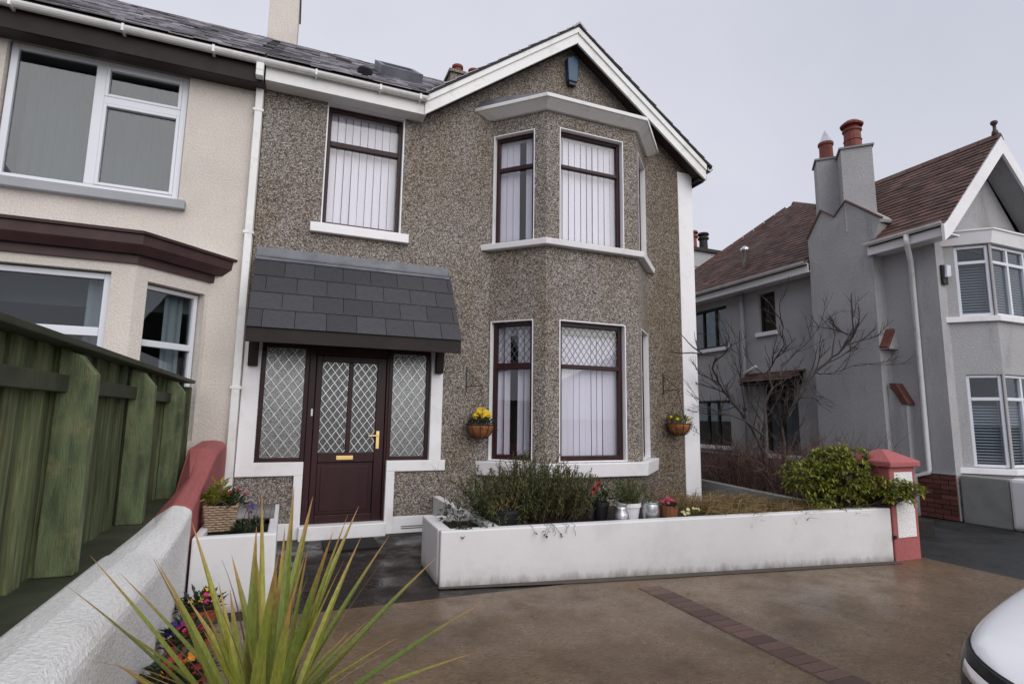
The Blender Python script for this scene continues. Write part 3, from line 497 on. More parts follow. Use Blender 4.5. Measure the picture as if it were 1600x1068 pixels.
# curtains
def drape(F,u0,u1,z0,z1,n,label,mat='curtain',grp=None):
    c=F((u0+u1)/2,n,z0); t=MB(); k=max(8,int((u1-u0)/.02)); P=[]
    for i in range(k+1):
        u=u0+(u1-u0)*i/k; d=.018*math.sin(i*1.25)+.008*math.sin(i*.53+1); P+=[F(u,n+d,z0),F(u,n+d*.7,z1)]
    t.add(P,[(2*i,2*i+2,2*i+3,2*i+1) for i in range(k)]); o=t.build('curtain',mat,None,smooth=True); return tag(o,label,'curtain',grp)
drape(NF,1.34,1.52,1.2,2.83,-.25,'grey curtain at the right edge of the wide cream-house bay window'); drape(NF,.2,.52,1.2,2.83,-.25,'grey curtain at the left edge of the wide cream-house bay window'); drape(NR,.5,.72,1.2,2.8,-.25,'pale curtain in the narrow cream-house bay window beside the fence')
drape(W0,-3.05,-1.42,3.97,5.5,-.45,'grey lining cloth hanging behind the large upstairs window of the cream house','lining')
# ================================================================ grey house on the right
G=thing('grey_house','grey roughcast house with red tiled roof and twin chimney on the right','house',(11,2,0))
GX=9.55; GS=Fr(GX,5.7,-90); GFy=-1.8; GF=Fr(GX,GFy,0)
sh=lambda y0,y1,z0,z1:(5.7-y1,5.7-y0,z0,z1)
gh=[sh(2.81,4.15,3.2,4.19),sh(1.39,1.83,3.38,4.24),sh(2.8,4.1,.87,1.93),sh(.95,1.8,.78,2.2)]
gw=MB(); walls(gw,GS,0,7.5,0,4.42,gh,.12)
GB=Fr(9.75,GFy,-45); gl=.43*math.sqrt(2); GBF=Fr(10.18,GFy-.43,0); GBR=Fr(11.62,GFy-.43,45)
walls(gw,GF,0,2.75,0,4.42,[(.2,2.5,.7,4.4)],.12)
for f,l in ((GB,gl),(GBF,1.44),(GBR,gl)):
    e=.14 if f is GB else .04
    walls(gw,f,0,l,0,4.32,[(e,l-.015,.80,2.23),(e,l-.015,3.15,4.31)],.1)
gw.quad((GX,GFy,4.42),(12.3,GFy,4.42),(10.92,GFy,6.05))
gw.quad((12.3,GFy,0),(12.3,5.7,0),(12.3,5.7,4.42),(12.3,GFy,4.42)); gw.quad((GX,5.7,0),(12.3,5.7,0),(12.3,5.7,4.42),(GX,5.7,4.42))
gw.build('wall','greyw',G)
im=MB(); im.bx(9.7,12.2,-1.6,5.6,2.6,2.75); im.bx(11.2,11.3,-1.6,5.6,.1,4.4); im.bx(9.7,12.2,-1.6,5.6,4.4,4.42); im.bx(9.7,12.2,-1.6,5.6,.02,.1); im.build('interior_wall','interior',G)
# brick plinth, brick by brick
pm=MB(); pm.bx(GX-.012,GX,-1.8,5.7,0,.68); plin=pm.build('brick_plinth','mortar',G); bq=unitmesh('brick',name='brick')
for r in range(9):
    y=-1.81+(.11 if r%2 else 0); 
    if r%2: inst(bq,'brick',(GX-.02,-1.81+.05,.037+r*.075),(0,0,0),(.03,.095,.064),plin)
    while y<2.6:
        inst(bq,'brick',(GX-.02+random.uniform(-.003,.003),y+.1075,.037+r*.075),(0,0,0),(.03,.213,.064),plin); y+=.225
MB().bx(GX-.045,GX,-1.83,5.7,.682,.70).build('plinth_course','greyw',G)
# side windows
def gwin(y0,y1,z0,z1,frame,mull=(),trans=(),sill=True,pane='dglass',fw=.045):
    u0,u1=5.7-y1,5.7-y0; o=window(G,GS,u0+.01,u1-.01,z0+.01,z1-.01,.05,fw,frame,trans,tuple((5.7-m,z0+.05,z1-.05) for m in mull),pane=pane,bar=.05)
    if sill: MB().box(u0-.08,u1+.06,0,.07,z0-.09,z0-.002,GS).build('sill','white',o,bevel=.006)
    return o
gwin(2.81,4.15,3.2,4.19,'brownwood',(3.22,3.65)); gwin(1.39,1.83,3.38,4.24,'brownwood'); gwin(2.8,4.1,.87,1.93,'brownwood',(3.25,3.6)); gwin(.95,1.8,.78,2.2,'brownwood',(1.38,),(1.87,))
def venetian(F,u0,u1,z0,z1,n,label,pitch=.03):
    t=thing('venetian_blind',label,'blind',F((u0+u1)/2,n,z0),'venetian blinds in the grey house'); me=unitmesh('fabric',name='slat'); a=math.atan2(F.u.y,F.u.x); k=int((z1-z0)/pitch)
    for i in range(k): inst(me,'slat',F((u0+u1)/2,n,z0+i*pitch),(R(35),0,a),(u1-u0,.028,.002),t)
    MB().box(u0,u1,n-.015,n+.015,z1+.002,z1+.03,F).build('headrail','upvc',t)
venetian(GS,5.7-1.76,5.7-.99,.84,2.15,-.16,'white slatted blind behind the bare tree in the hooded side window',.04); venetian(GS,5.7-3.2,5.7-2.86,3.26,4.12,-.16,'slatted blind in the upper three-light side window',.04)
# hood over side window
hm=MB(); hm.prism([(GX,.78,2.46),(GX-.34,.78,2.27),(GX-.34,.78,2.22),(GX,.78,2.22)],(0,1.36,0)); hood=hm.build('window_hood','brownwood',G)
tm=MB(); tiles(tm,(GX-.37,2.16,2.285),(0,-1,0),(.87,0,.5),.17,.11,9,4,lambda p:.76<p.y<2.18,.012); tm.build('hood_tiles','rooftile',hood)['kind']='stuff'
# bay windows
for f,l,e,nm in ((GB,gl,.14,1),(GBF,1.44,.04,3),(GBR,gl,.04,1)):
    for z0,z1,tz in ((.80,2.23,1.85),(3.15,4.31,4.03)):
        w_=l-e-.015; ms=tuple((e+w_*k/nm,z0+.05,z1-.05) for k in range(1,nm))
        o=window(G,f,e+.005,l-.02,z0+.005,z1-.005,.03,.045,'upvc',(tz,),ms,pane='dglass',bar=.05)
        if f is not GBR: venetian(f,e+.05,l-.06,z0+.08,tz-.03,-.12,('white slatted blind in the %s bay window of the grey house, '%('lower' if z0<2 else 'upper'))+('angled left side' if f is GB else 'front side'),.045)
def gband(d,z0,z1,mat,name,dt=0):
    def P(d,z): k=d*math.tan(R(22.5)); return [(9.75-d*1.414,GFy,z),(10.18-k,GFy-.43-d,z),(11.62+k,GFy-.43-d,z),(12.05+d*1.414,GFy,z)]
    A=P(d,z0)+P(d+dt,z1)+P(-.08,z0)+P(-.08,z1); return MB().add(A,[(i,i+1,i+5,i+4) for i in range(3)]+[(i,i+1,i+9,i+8) for i in range(3)]+[(4+i,5+i,13+i,12+i) for i in range(3)]+[(0,4,12,8),(3,7,15,11)]).build(name,mat,G,bevel=.005)
gband(.06,3.06,3.145,'white','bay_sill'); gband(.06,.71,.795,'white','bay_sill'); gband(.03,4.32,4.52,'white','bay_cornice',.05); gband(.1,4.52,4.55,'gutter','bay_cornice')
MB().add([(9.66,GFy,4.552),(10.13,GFy-.53,4.552),(11.67,GFy-.53,4.552),(12.14,GFy,4.552),(10.2,GFy,4.66),(11.6,GFy,4.66)],[(0,1,4),(1,2,5,4),(2,3,5),(0,4,5,3),(0,3,2,1)]).build('bay_roof','lead',G)
# roof
gk=1.04; zr=lambda x:4.585+gk*(x-9.25); rx=10.92; by=-2.17
rf=MB(); rf.prism([(9.2,-.96,zr(9.2)),(9.2,by,zr(9.2)),(rx,by,zr(rx)),(rx,1.3,zr(rx)),(11.46,2.39,zr(11.46)),(9.2,6.04,zr(9.2)),(9.2,.28,zr(9.2)),(9.6,.28,zr(9.6)),(9.6,-.96,zr(9.6))],(0,0,-.05)); rf.prism([(2*rx-9.2,by,zr(9.2)),(rx,by,zr(rx)),(rx,1.8,zr(rx)),(2*rx-9.2,1.8,zr(9.2))],(0,0,-.05))
rf.prism([(11.46,2.39,zr(11.46)),(13.2,2.39,zr(11.46)),(15.4,6.04,zr(9.2)),(9.2,6.04,zr(9.2))],(0,0,-.05)); rf.prism([(11.46,2.39,zr(11.46)),(13.2,2.39,zr(11.46)),(15.4,.1,zr(9.2)),(12.0,.1,zr(10.0)),(rx,1.3,zr(rx))],(0,0,-.05))
groof=rf.build('roof','under',G)
def ing(p):
    if p.x<9.15 or p.y<by-.15: return False
    if -.98<p.y<.3 and p.x<9.55: return False
    if p.y<1.3: return p.x<rx-.03
    if p.y<2.39: return p.x<rx+(p.y-1.3)/(1.09)*.54-.03
    return p.x<11.46-(p.y-2.39)*(2.26/3.65)-.03
tm=MB(); tiles(tm,(9.17,by-.02,zr(9.17)),(0,1,0),(1,0,gk),.19,.115,45,29,ing,.011,jit=.006,tilt=.01,ulim=(0,99)); tm.build('roof_tiles','rooftile',groof)['kind']='stuff'
rg=MB()
def ridge_run(a,b,r=.1,st=.3):
    a,b=Vector(a),Vector(b); d=(b-a); k=int(d.length/st); d.normalize(); s=d.cross(Vector((0,0,1))).normalized(); u=s.cross(d)
    for i in range(k):
        p=a+d*st*i+u*.01; prof=[s*r-u*r*.75,u*.03+s*r*.4,u*.045,u*.03-s*r*.4,-s*r-u*r*.75]; rg.prism([p+q for q in prof],d*(st-.012))
ridge_run((rx,by-.02,zr(rx)),(rx,1.3,zr(rx))); ridge_run((rx,1.3,zr(rx)),(11.46,2.39,zr(11.46))); ridge_run((9.3,5.88,zr(9.3)),(11.46,2.39,zr(11.46))); ridge_run((11.46,2.39,zr(11.46)),(13.2,2.39,zr(11.46))); rg.build('ridge_tiles','rooftile',groof)['kind']='stuff'
MB().lathe((rx,by+.05,zr(rx)+.02),[(.055,0),(.045,.08),(.026,.12),(.024,.19),(.04,.21),(.055,.24),(.045,.27),(.015,.285)],14).build('finial','maroon',groof,smooth=True)
bg_=MB()
for s in (-1,1):
    X=lambda d:rx+s*d
    bg_.prism([(X(0),by-.03,zr(rx)-.02),(X(0),by-.03,zr(rx)-.32),(X(1.62),by-.03,zr(rx-1.62)-.28),(X(1.8),by-.03,zr(rx-1.8)-.22),(X(1.8),by-.03,zr(rx-1.8)+.03),(X(1.7),by-.03,zr(rx-1.7)-.0)],(0,.04,0))
bg_.build('barge_board','white',G)
MB().prism([(9.3,by,4.42),(rx,by,6.1),(rx,by,6.06),(9.3,by,4.38)],(0,.37,0)).build('soffit','greyw',G); MB().prism([(2*rx-9.3,by,4.42),(rx,by,6.1),(rx,by,6.06),(2*rx-9.3,by,4.38)],(0,.37,0)).build('soffit','greyw',G)
for y0,y1 in ((by,-.92),(.275,5.9)):
    MB().bx(9.215,9.245,y0,y1,4.345,4.53).build('fascia_board','white',G,bevel=.004); MB().bx(9.245,9.55,y0,y1,4.36,4.38).build('soffit','white',G)
    gm=MB(); gm.prism([(9.155+a,y0,4.55+b) for a,b in gutter_prof(0,0,.055)],(0,y1-y0,0)); gm.build('gutter','gutter',G)
MB().tube([(9.155,-1.62,4.5),(9.155,-1.62,4.34),(9.48,-1.46,4.12),(9.48,-1.46,.74),(9.48,-1.46,.70),(9.46,-1.25,.62),(9.46,-1.25,.03)],.04,10).build('downpipe','gutter',G,smooth=True)
MB().tube([(9.49,2.27,4.42),(9.49,2.25,.62)],.045,10).build('downpipe','greysill',G,smooth=True); MB().tube([(9.46,2.24,2.5),(9.3,1.75,2.62)],.035,10).build('waste_pipe','gutter',G,smooth=True)
fl=MB(); fl.lathe((9.62,2.22,zr(9.62)-.05),[(.07,0),(.07,.42),(.1,.44),(.1,.5),(.04,.56)],12); fl.build('flue','steel',groof,smooth=True)
# chimney breast and diagonal stacks
cb=MB(); cb.prism([(9.27,.3,0),(9.27,.27,4.45),(9.27,.28,5.0),(9.27,-.05,5.476),(9.27,-.315,5.255),(9.27,-.56,5.477),(9.27,-1.15,4.97),(9.27,-.97,4.5),(9.27,-.97,2.9),(9.27,-.97,1.95),(9.27,-1.0,0)],(.45,0,0))
cbo=cb.build('chimney','greyw',G)
def stack(ax,ay,s,z0,z1,h,parent):
    u=Vector((.7071,-.7071,0)); v=Vector((.7071,.7071,0)); A=Vector((ax,ay,z0)); m=MB(); m.prism([A,A+u*s,A+u*s+v*s,A+v*s],(0,0,z1-z0)); o=m.build('chimney_stack','greyw',parent)
    A2=A-u*.03-v*.03; A2.z=z1+.002; MB().prism([A2,A2+u*(s+.06),A2+u*(s+.06)+v*(s+.06),A2+v*(s+.06)],(0,0,.035)).build('chimney_cap','concrete',parent)
    return A+(u+v)*s*.5
c1=stack(9.31,.02,.42,4.9,6.53,0,cbo); c2=stack(9.25,-.538,.5,4.9,6.49,0,cbo)
MB().lathe((c1.x,c1.y,6.56),[(.16,0),(.13,.05),(.12,.2),(.12,.34),(.14,.35),(.14,.4),(.1,.4)],14).build('chimney_pot','potred',cbo,smooth=False)
MB().lathe((c1.x,c1.y,6.96),[(.13,0),(.07,.13),(.01,.27)],6).build('pot_cowl','steel',cbo)
MB().lathe((c2.x,c2.y,6.525),[(.17,0),(.15,.05),(.145,.2),(.16,.21),(.145,.23),(.14,.38),(.165,.4),(.165,.43),(.12,.43),(.12,.5),(.19,.5),(.2,.53),(.12,.6),(.02,.62)],14).build('chimney_pot','potred',cbo)
for pts in ([(9.255,.29,5.01),(9.255,-.05,5.495),(9.255,-.315,5.275),(9.255,-.56,5.497),(9.255,-1.2,4.95)],): MB().tube(pts,.022,5).build('tile_edging','rooftile',cbo)
MB().prism([(9.46,-.965,3.06),(9.46,-1.11,3.05),(9.26,-1.11,2.73),(9.26,-.965,2.74)],(.03,0,-.04)).build('shoulder_tiles','brick',cbo); MB().prism([(9.27,-1.1,2.70),(9.55,-1.1,2.70),(9.55,-1.1,3.02),(9.47,-1.1,3.02)],(0,.14,0)).build('tile_corbel','greyw',cbo)
MB().prism([(9.36,-1.02,2.12),(9.36,-1.12,2.12),(9.36,-1.30,1.77),(9.36,-1.20,1.77)],(.19,0,0)).build('shoulder_tiles','brick',cbo); MB().prism([(9.38,-.98,2.08),(9.38,-1.26,1.75),(9.38,-1.26,0),(9.38,-.98,0)],(.17,0,0)).build('lower_breast','greyw',cbo)
MB().prism([(9.28,-1.13,4.9),(9.28,-.9,5.1),(9.28,-.95,4.85)],(.45,-.1,0)).build('flashing','kerb',cbo)
ga=thing('alarm_box','small white and black alarm box beside the upper bay window of the grey house','alarm',(9.63,GFy,3.7)); MB().box(.07,.19,.005,.05,3.68,4.0,GF).build('base','darkplastic',ga,bevel=.01); MB().prism([GF(.08,.052,3.78),GF(.19,.052,3.8),GF(.2,.052,3.99),GF(.1,.052,3.99)],(0,-.05,0)).build('cover','upvc',ga,bevel=.015)
# low walls beside the tarmac drive
tag(MB().bx(9.58,9.72,-2.45,-1.83,-.02,.69).build('garden_wall','concrete',None,bevel=.02),'low grey rendered wall running forward from the grey house','wall')
tag(MB().bx(9.55,9.8,-3.6,-2.455,-.02,.705).build('garden_wall','masonry',None,bevel=.05),'white painted end of wall at the right edge beside tarmac','wall')
# a house further back, of which the chimney shows between the roofs
Dh=thing('distant_house','far house whose grey chimney with two pots shows between the roofs','house',(22,18,0))
dw=MB(); dw.bx(18.4,29.4,14.2,22,0,6); dw.build('wall','greyw',Dh)
dr=MB(); dr.prism([(18,13.8,6),(18,18,8.6),(18,22.4,6)],(11.8,0,0)); dr.build('roof','rooftile',Dh)
dc=MB(); dc.bx(19.45,21.45,15.5,16.6,6.5,10.42); dco=dc.build('chimney','greyw',Dh); MB().bx(19.3,21.6,15.35,16.75,10.42,10.6).build('chimney_cap','sooty',dco); MB().bx(19.4,21.5,15.45,16.65,9.55,9.67).build('string_course','greyw',dco)
for x,mt in ((20.0,'potred'),(20.75,'sooty')): MB().lathe((x,16.05,10.6),[(.3,0),(.24,.1),(.22,.7),(.3,.75),(.3,.85),(.2,.86),(.2,1.0),(.32,1.0),(.28,1.1),(.1,1.15)],12).build('chimney_pot',mt,dco)
# ================================================================ fence on the left
Fn=thing('garden_fence','tall green stained timber fence with deep posts and dark cap rail','fence',(-1.08,-3,.67))
fb=unitmesh('fence',name='board'); y=-7.6; bi=0
while y<-.26:
    wd=random.uniform(.135,.15); 
    bi+=1; inst(fb,'board',(-1.092+random.uniform(-.003,.003)-(.02 if bi%2 else 0),y+wd/2,1.235),(0,0,random.uniform(-.006,.006)),(.022,wd+(.04 if bi%2 else -.008),1.12),Fn); y+=wd
for y in (-5.15,-3.82,-2.47,-1.2):
    m=MB(); m.prism([(-1.075,y,.68),(-.915,y,.68),(-.915,y,1.66),(-.99,y,1.755),(-1.075,y,1.785)],(0,.075,0)); m.build('post','fencepost',Fn,bevel=.006)
MB().bx(-1.12,-1.0,-.3,-.22,.68,1.75).build('post','fence',Fn,bevel=.006)
for y0,y1 in ((-7.6,-5.2),(-5.05,-3.73),(-3.73,-2.47),(-2.39,-1.2),(-1.12,-.2)): MB().bx(-1.08,-1.025,y0,y1,1.565,1.65).build('rail','fdark',Fn,bevel=.004)
MB().bx(-1.15,-.975,-7.6,-.2,1.79,1.825).build('cap_rail','fdark',Fn,bevel=.006)
MB().bx(-1.13,-.885,-7.6,-1.0,.64,.679).build('base_board','fdark',Fn,bevel=.004)
# boundary wall
Wl=thing('boundary_wall','white roughcast boundary wall under the fence, rising to a pink end by the house','wall',(-.75,-4,0))
def wallrun(name,mat,stations,x0,x1,bev):
    V_=[]
    for y,zf,zr_,zb_ in stations: V_+=[(x0,y,-.02),(x1,y,-.02),(x1,y,zf),(x1-.05,y,zf+(zr_-zf)*.7),(x0+.13,y,zr_),(x0,y,zb_)]
    k=6; n=len(stations); f_=[(i*k+j,i*k+(j+1)%k,(i+1)*k+(j+1)%k,(i+1)*k+j) for i in range(n-1) for j in range(k)]+[tuple(range(k-1,-1,-1)),tuple((n-1)*k+j for j in range(k))]
    return MB().add(V_,f_).build(name,mat,Wl,bevel=bev)
wallrun('white_wall','whitecast',[(-7.6,.62,.69,.685),(-3.5,.62,.70,.685),(-2.8,.67,.73,.685),(-2.331,.745,.79,.69)],-.88,-.62,.02)
wallrun('thick_pier','whitecast',[(-7.6,.63,.715,.70),(-3.5,.63,.715,.70)],-.885,-.59,.03)
wallrun('pink_end','pinkcast',[(-2.33,.745,.79,.69),(-1.6,.92,.93,.70),(-.96,1.07,1.13,1.12),(-.12,1.12,1.17,1.16)],-.88,-.62,.02)
# ================================================================ planters, pillar
def ring_planter(name,label,poly,inner,z0,z1,soilz,zvar=None):
    t=thing(name,label,'planter',(*np.mean([p[:2] for p in poly],axis=0),0)); n=len(poly); zz=zvar or [z1]*n; m=MB()
    A=[(x,y,z0) for x,y in poly]+[(x,y,zz[i]) for i,(x,y) in enumerate(poly)]+[(x,y,zz[i]) for i,(x,y) in enumerate(inner)]+[(x,y,z0) for x,y in inner]
    f=[]
    for i in range(n):
        j=(i+1)%n; f+=[(i,j,n+j,n+i),(n+i,n+j,2*n+j,2*n+i),(2*n+i,2*n+j,3*n+j,3*n+i)]
    m.add(A,f); m.build('trough','masonry',t,bevel=.012); MB().prism([(x,y,z0) for x,y in inner],(0,0,soilz-z0)).build('soil','soil',t); return t
PL=ring_planter('planter_box','white planter box by the door with wicker basket and dark slab',[(-.6,-2.4),(-.02,-2.4),(-.02,-.9),(-.6,-.9)],[(-.54,-2.32),(-.09,-2.32),(-.09,-.96),(-.54,-.96)],-.01,.55,.5)
MB().bx(-.56,-.055,-1.72,-.885,.535,.557).build('stone_slab','slab',PL,bevel=.004)
def fy(x): return -2.352+(x-1.309)*(-.73/4.795)
PR=thing('garden_planter','long low white rendered planter wall in front of the bay','planter',(3.7,-2.7,0))
def slopewall(name,pts,zs_):
    n=len(pts); m=MB(); m.add([(x,y,-.01) for x,y in pts]+[(x,y,z) for (x,y),z in zip(pts,zs_)],[tuple(range(n-1,-1,-1)),tuple(range(n,2*n))]+[(i,(i+1)%n,n+(i+1)%n,n+i) for i in range(n)]); return m.build(name,'masonry',PR,bevel=.012)
slopewall('front_wall',[(1.309,-2.352),(6.10,-3.082),(6.12,-2.97),(1.325,-2.24)],[.47,.556,.556,.47])
slopewall('end_wall',[(1.312,-2.236),(1.43,-2.236),(1.45,-1.53),(1.335,-1.53)],[.468,.468,.47,.47])
slopewall('divider',[(1.80,-2.30),(1.90,-2.315),(1.92,-1.53),(1.82,-1.53)],[.466]*4)
slopewall('back_wall',[(1.455,-1.62),(1.815,-1.62),(1.815,-1.53),(1.455,-1.53)],[.466]*4)
slopewall('side_wall',[(1.82,-1.525),(1.92,-1.525),(1.92,-.02),(1.82,-.02)],[.44]*4)
MB().prism([(1.40,-2.26,0),(1.85,-2.32,0),(1.85,-1.58,0),(1.40,-1.58,0)],(0,0,.41)).build('soil','soil',PR)
MB().prism([(1.88,-2.33,0),(6.1,-2.98,0),(6.61,-2.6,0),(6.61,-2.05,0),(4.3,-1.75,0),(3.9,-1.3,0),(1.93,-1.25,0)],(0,0,.42)).build('soil','soil',PR)
GP=thing('gate_pillar','pink gate pillar with white panel and pitched pink cap at planter end','pillar',(6.335,-2.87,0))
MB().bx(6.125,6.545,-3.085,-2.66,-.01,.985).build('shaft','pinkcast',GP,bevel=.012)
MB().bx(6.185,6.485,-3.093,-3.08,.24,.93).build('white_panel','whitecast',GP)
cpm=MB(); x0,x1,y0,y1=6.085,6.59,-3.13,-2.62; cpm.add([(x0,y0,.985),(x1,y0,.985),(x1,y1,.985),(x0,y1,.985),(x0,y0,1.045),(x1,y0,1.045),(x1,y1,1.045),(x0,y1,1.045),(6.3,-2.9,1.165),(6.38,-2.9,1.165),(6.38,-2.84,1.165),(6.3,-2.84,1.165)],[(3,2,1,0),(0,1,5,4),(1,2,6,5),(2,3,7,6),(3,0,4,7),(4,5,9,8),(5,6,10,9),(6,7,11,10),(7,4,8,11),(8,9,10,11)]); cpm.build('cap','pinkcast',GP,bevel=.012)
MB().tube([(6.115,-3.10,.235),(6.115,-3.10,.27)],.018,8).build('gate_pin','darkplastic',GP)
cw=MB(); cw.prism([(6.62,-2.6,-.02),(6.62,-2.6,.36),(6.62,4.0,.56),(6.62,4.0,-.02)],(.12,0,0)); tag(cw.build('plot_wall','concrete',None,bevel=.012),'low plain concrete wall beyond the dry grass, at the foot of the bare hedge','wall')
struct(MB().bx(6.742,8.1,-2.3,4,-.2,.18).build('soil_bed','soil'))
mt=MB().bx(.46,1.06,-.72,-.18,-.002,.012); tag(mt.build('door_mat','mat_',None,bevel=.003),'dark doormat on the wet path below the front door','doormat')
# wall brackets + hanging baskets
def hanger(x,y,z,label,lb,flow):
    t=thing('wall_bracket',label,'bracket',(x,y,z),'hanging basket brackets'); m=MB()
    m.bx(x-.008,x+.008,y-.012,y,z-.34,z); e=Vector((x+.16,y-.17,z-.25)); m.tube([(x,y-.01,z-.04),e],.006,6); m.tube([(x,y-.01,z-.27),e-Vector((0,0,.01))],.006,6); m.tube([(x+.05,y-.06,z-.26),(x+.075,y-.08,z-.2),(x+.06,y-.07,z-.14)],.004,5); m.tube([e,e+Vector((.01,-.012,0)),e+Vector((.012,-.014,-.03)),e+Vector((0,0,-.05))],.006,6); m.build('scroll_iron','iron',t)
    b=thing('hanging_basket',lb,'hanging basket',(e.x,e.y,z-.98),'hanging baskets'); cx,cy,cz=e.x,e.y,z-.78; r=.19
    MB().lathe((cx,cy,cz),[(.03,-.185),(.09,-.165),(.14,-.12),(.172,-.05),(.178,0),(.16,-.01)],20).build('coir_liner','coir',b,smooth=True)
    fr=MB(); fr.tube([(cx+.186*math.cos(a),cy+.186*math.sin(a),cz) for a in np.linspace(0,2*math.pi,21)],.005,5)
    for k in range(10):
        a=k*math.pi/5; fr.tube([(cx+q*math.cos(a),cy+q*math.sin(a),cz+h) for q,h in ((.186,0),(.178,-.055),(.146,-.125),(.094,-.172),(.03,-.192))],.004,4)
    fr.build('wire_frame','iron',b)
    cn=MB()
    for k in range(3):
        a=k*2.094+.4; cn.tube([(cx+.18*math.cos(a),cy+.18*math.sin(a),cz),(e.x,e.y,e.z-.06)],.0035,4)
    cn.build('chain','iron',b); return b,(cx,cy,cz)
b1,c1_=hanger(2.24,0,2.145,'black scroll iron bracket between the porch and the bay','hanging basket with bright yellow pansies left of the bay',1)
b2,c2_=hanger(5.515,0,2.19,'black scroll iron bracket on the wall right of the bay','hanging basket with mixed green trailing plants right of the bay',2)
# ================================================================ planting
def rv3(s=1): 
    v=Vector((random.gauss(0,1),random.gauss(0,1),random.gauss(0,1))); return v.normalized()*s
def leafat(mb,p,d,l,w,up=Vector((0,0,1)),fold=.25):
    d=d.normalized(); s=d.cross(up); s=s.normalized() if s.length>1e-3 else Vector((1,0,0)); n=s.cross(d)
    mb.add([p,p+d*l*.5+s*w/2+n*w*fold,p+d*l-n*l*.06,p+d*l*.5-s*w/2+n*w*fold,p+d*l*.5],[(0,1,4),(1,2,4),(2,3,4),(3,0,4)])
def bloom(mb,p,d,r,k=5):
    d=d.normalized(); a=d.orthogonal().normalized(); b=d.cross(a)
    for i in range(k):
        t=2*math.pi*i/k; q=a*math.cos(t)+b*math.sin(t); s=d.cross(q)
        mb.add([p,p+q*r*.6+s*r*.45+d*r*.15,p+q*r+d*r*.05,p+q*r*.6-s*r*.45+d*r*.15],[(0,1,2,3)])
def tuft(c,r,h,n,l,w,upb=.8,mb=None):
    mb=mb or MB()
    for i in range(n):
        a=random.uniform(0,6.283); q=r*math.sqrt(random.random()); p=Vector(c)+Vector((q*math.cos(a),q*math.sin(a),random.uniform(0,h)*(1-.6*(q/r)**2))); d=Vector((math.cos(a)*q/r,math.sin(a)*q/r,upb*random.uniform(.1,1)))+rv3(.45); leafat(mb,p,d,l*random.uniform(.6,1.2),w*random.uniform(.7,1.2))
    return mb
def blooms(c,r,h,n,s):
    mb=MB()
    for i in range(n):
        a=random.uniform(0,6.283); q=r*math.sqrt(random.random()); p=Vector(c)+Vector((q*math.cos(a),q*math.sin(a),h*(1-.5*(q/r)**2)*random.uniform(.75,1.1))); bloom(mb,p,Vector((math.cos(a)*.3,-.7,.8))+rv3(.35),s*random.uniform(.8,1.2))
    return mb
# hanging basket planting
tuft(c1_,.19,.12,170,.06,.028).build('foliage','dkleaf',b1); blooms((c1_[0]+.01,c1_[1]-.02,c1_[2]),.13,.2,34,.036).build('flowers','yellow',b1)['kind']='stuff'; tuft((c1_[0],c1_[1],c1_[2]-.06),.22,.06,50,.05,.022,-.6).build('trailing_leaves','dkleaf',b1)
tuft(c2_,.18,.16,200,.07,.02).build('foliage','ltleaf',b2); blooms(c2_,.15,.15,7,.028).build('flowers','yellow',b2)['kind']='stuff'
tr=MB()
for k in range(9):
    a=random.uniform(-.4,1.2); p=Vector(c2_)+Vector((.17*math.cos(a),.17*math.sin(a)-.05,.02))
    for i in range(9): leafat(tr,p,rv3(1),.035,.016); p=p+Vector((.014*math.cos(a),0,-.022))
tr.build('trailing_leaves','ltleaf',b2)
# sword-leaved plant in the foreground
SP=thing('sword_leaf_plant','tall spiky plant with yellow-green sword leaves in the foreground','plant',(-.02,-4.72,0))
MB().lathe((-.02,-4.72,0),[(.17,0),(.19,.03),(.23,.18),(.25,.18),(.25,.24),(.225,.24),(.21,.18)],24).build('pot','terracotta',SP,smooth=False); MB().lathe((-.02,-4.72,.17),[(.225,0),(.2,.03),(.02,.05)],16).build('soil','soil',SP)
def swords(specs):
    mb=MB(); mb.tip=[]
    for (az,el,l,w,bend) in specs:
        p=Vector((-.02+random.uniform(-.06,.06),-4.72+random.uniform(-.06,.06),.2)); d=Vector((math.cos(az)*math.cos(el),math.sin(az)*math.cos(el),math.sin(el))); s=d.cross(Vector((0,0,1))).normalized(); s=(s+rv3(.25)).normalized(); k=9; P=[]
        for i in range(k+1):
            t=i/k; ww=w*(.75+.6*t-1.35*t*t) if t>.25 else w*(.45+1.45*t); ww=max(ww,.0012); nn=s.cross(d).normalized(); P+=[p+s*ww/2+nn*ww*.22,p,p-s*ww/2+nn*ww*.22]; mb.tip+=[t]*3
            d=(d+Vector((0,0,-bend/k*(.3+1.4*t)))).normalized(); p=p+d*l/k
        b=[(3*i+j,3*i+j+1,3*i+j+4,3*i+j+3) for i in range(k) for j in (0,1)]; mb.add(P,b)
    return mb
specs=[]
for i in range(42):
    az=random.uniform(0,6.283); el=R(random.choice([random.uniform(62,86),random.uniform(50,75),random.uniform(15,50)])); specs.append((az,el,random.uniform(.55,.92),random.uniform(.042,.062),random.uniform(.02,.25)))
# leaves sweeping low to the right, as they lie
for az,el,l in ((.15,12,.95),(.3,22,1.05),(-.1,5,.9),(.5,34,1.05),(.75,44,1.0),(.95,52,1.05),(2.6,40,.95),(2.9,52,.95),(2.3,60,.95),(1.5,72,1.0),(1.9,78,.98),(1.2,62,1.0)): specs.append((az,R(el),l,random.uniform(.042,.06),random.uniform(.03,.15)))
swords(specs).build('sword_leaves','sword',SP)
dl=[]
for i in range(16): dl.append((random.uniform(0,6.283),R(random.uniform(15,70)),random.uniform(.4,.85),.009,random.uniform(.3,.9)))
swords(dl).build('dead_leaves','dry',SP)
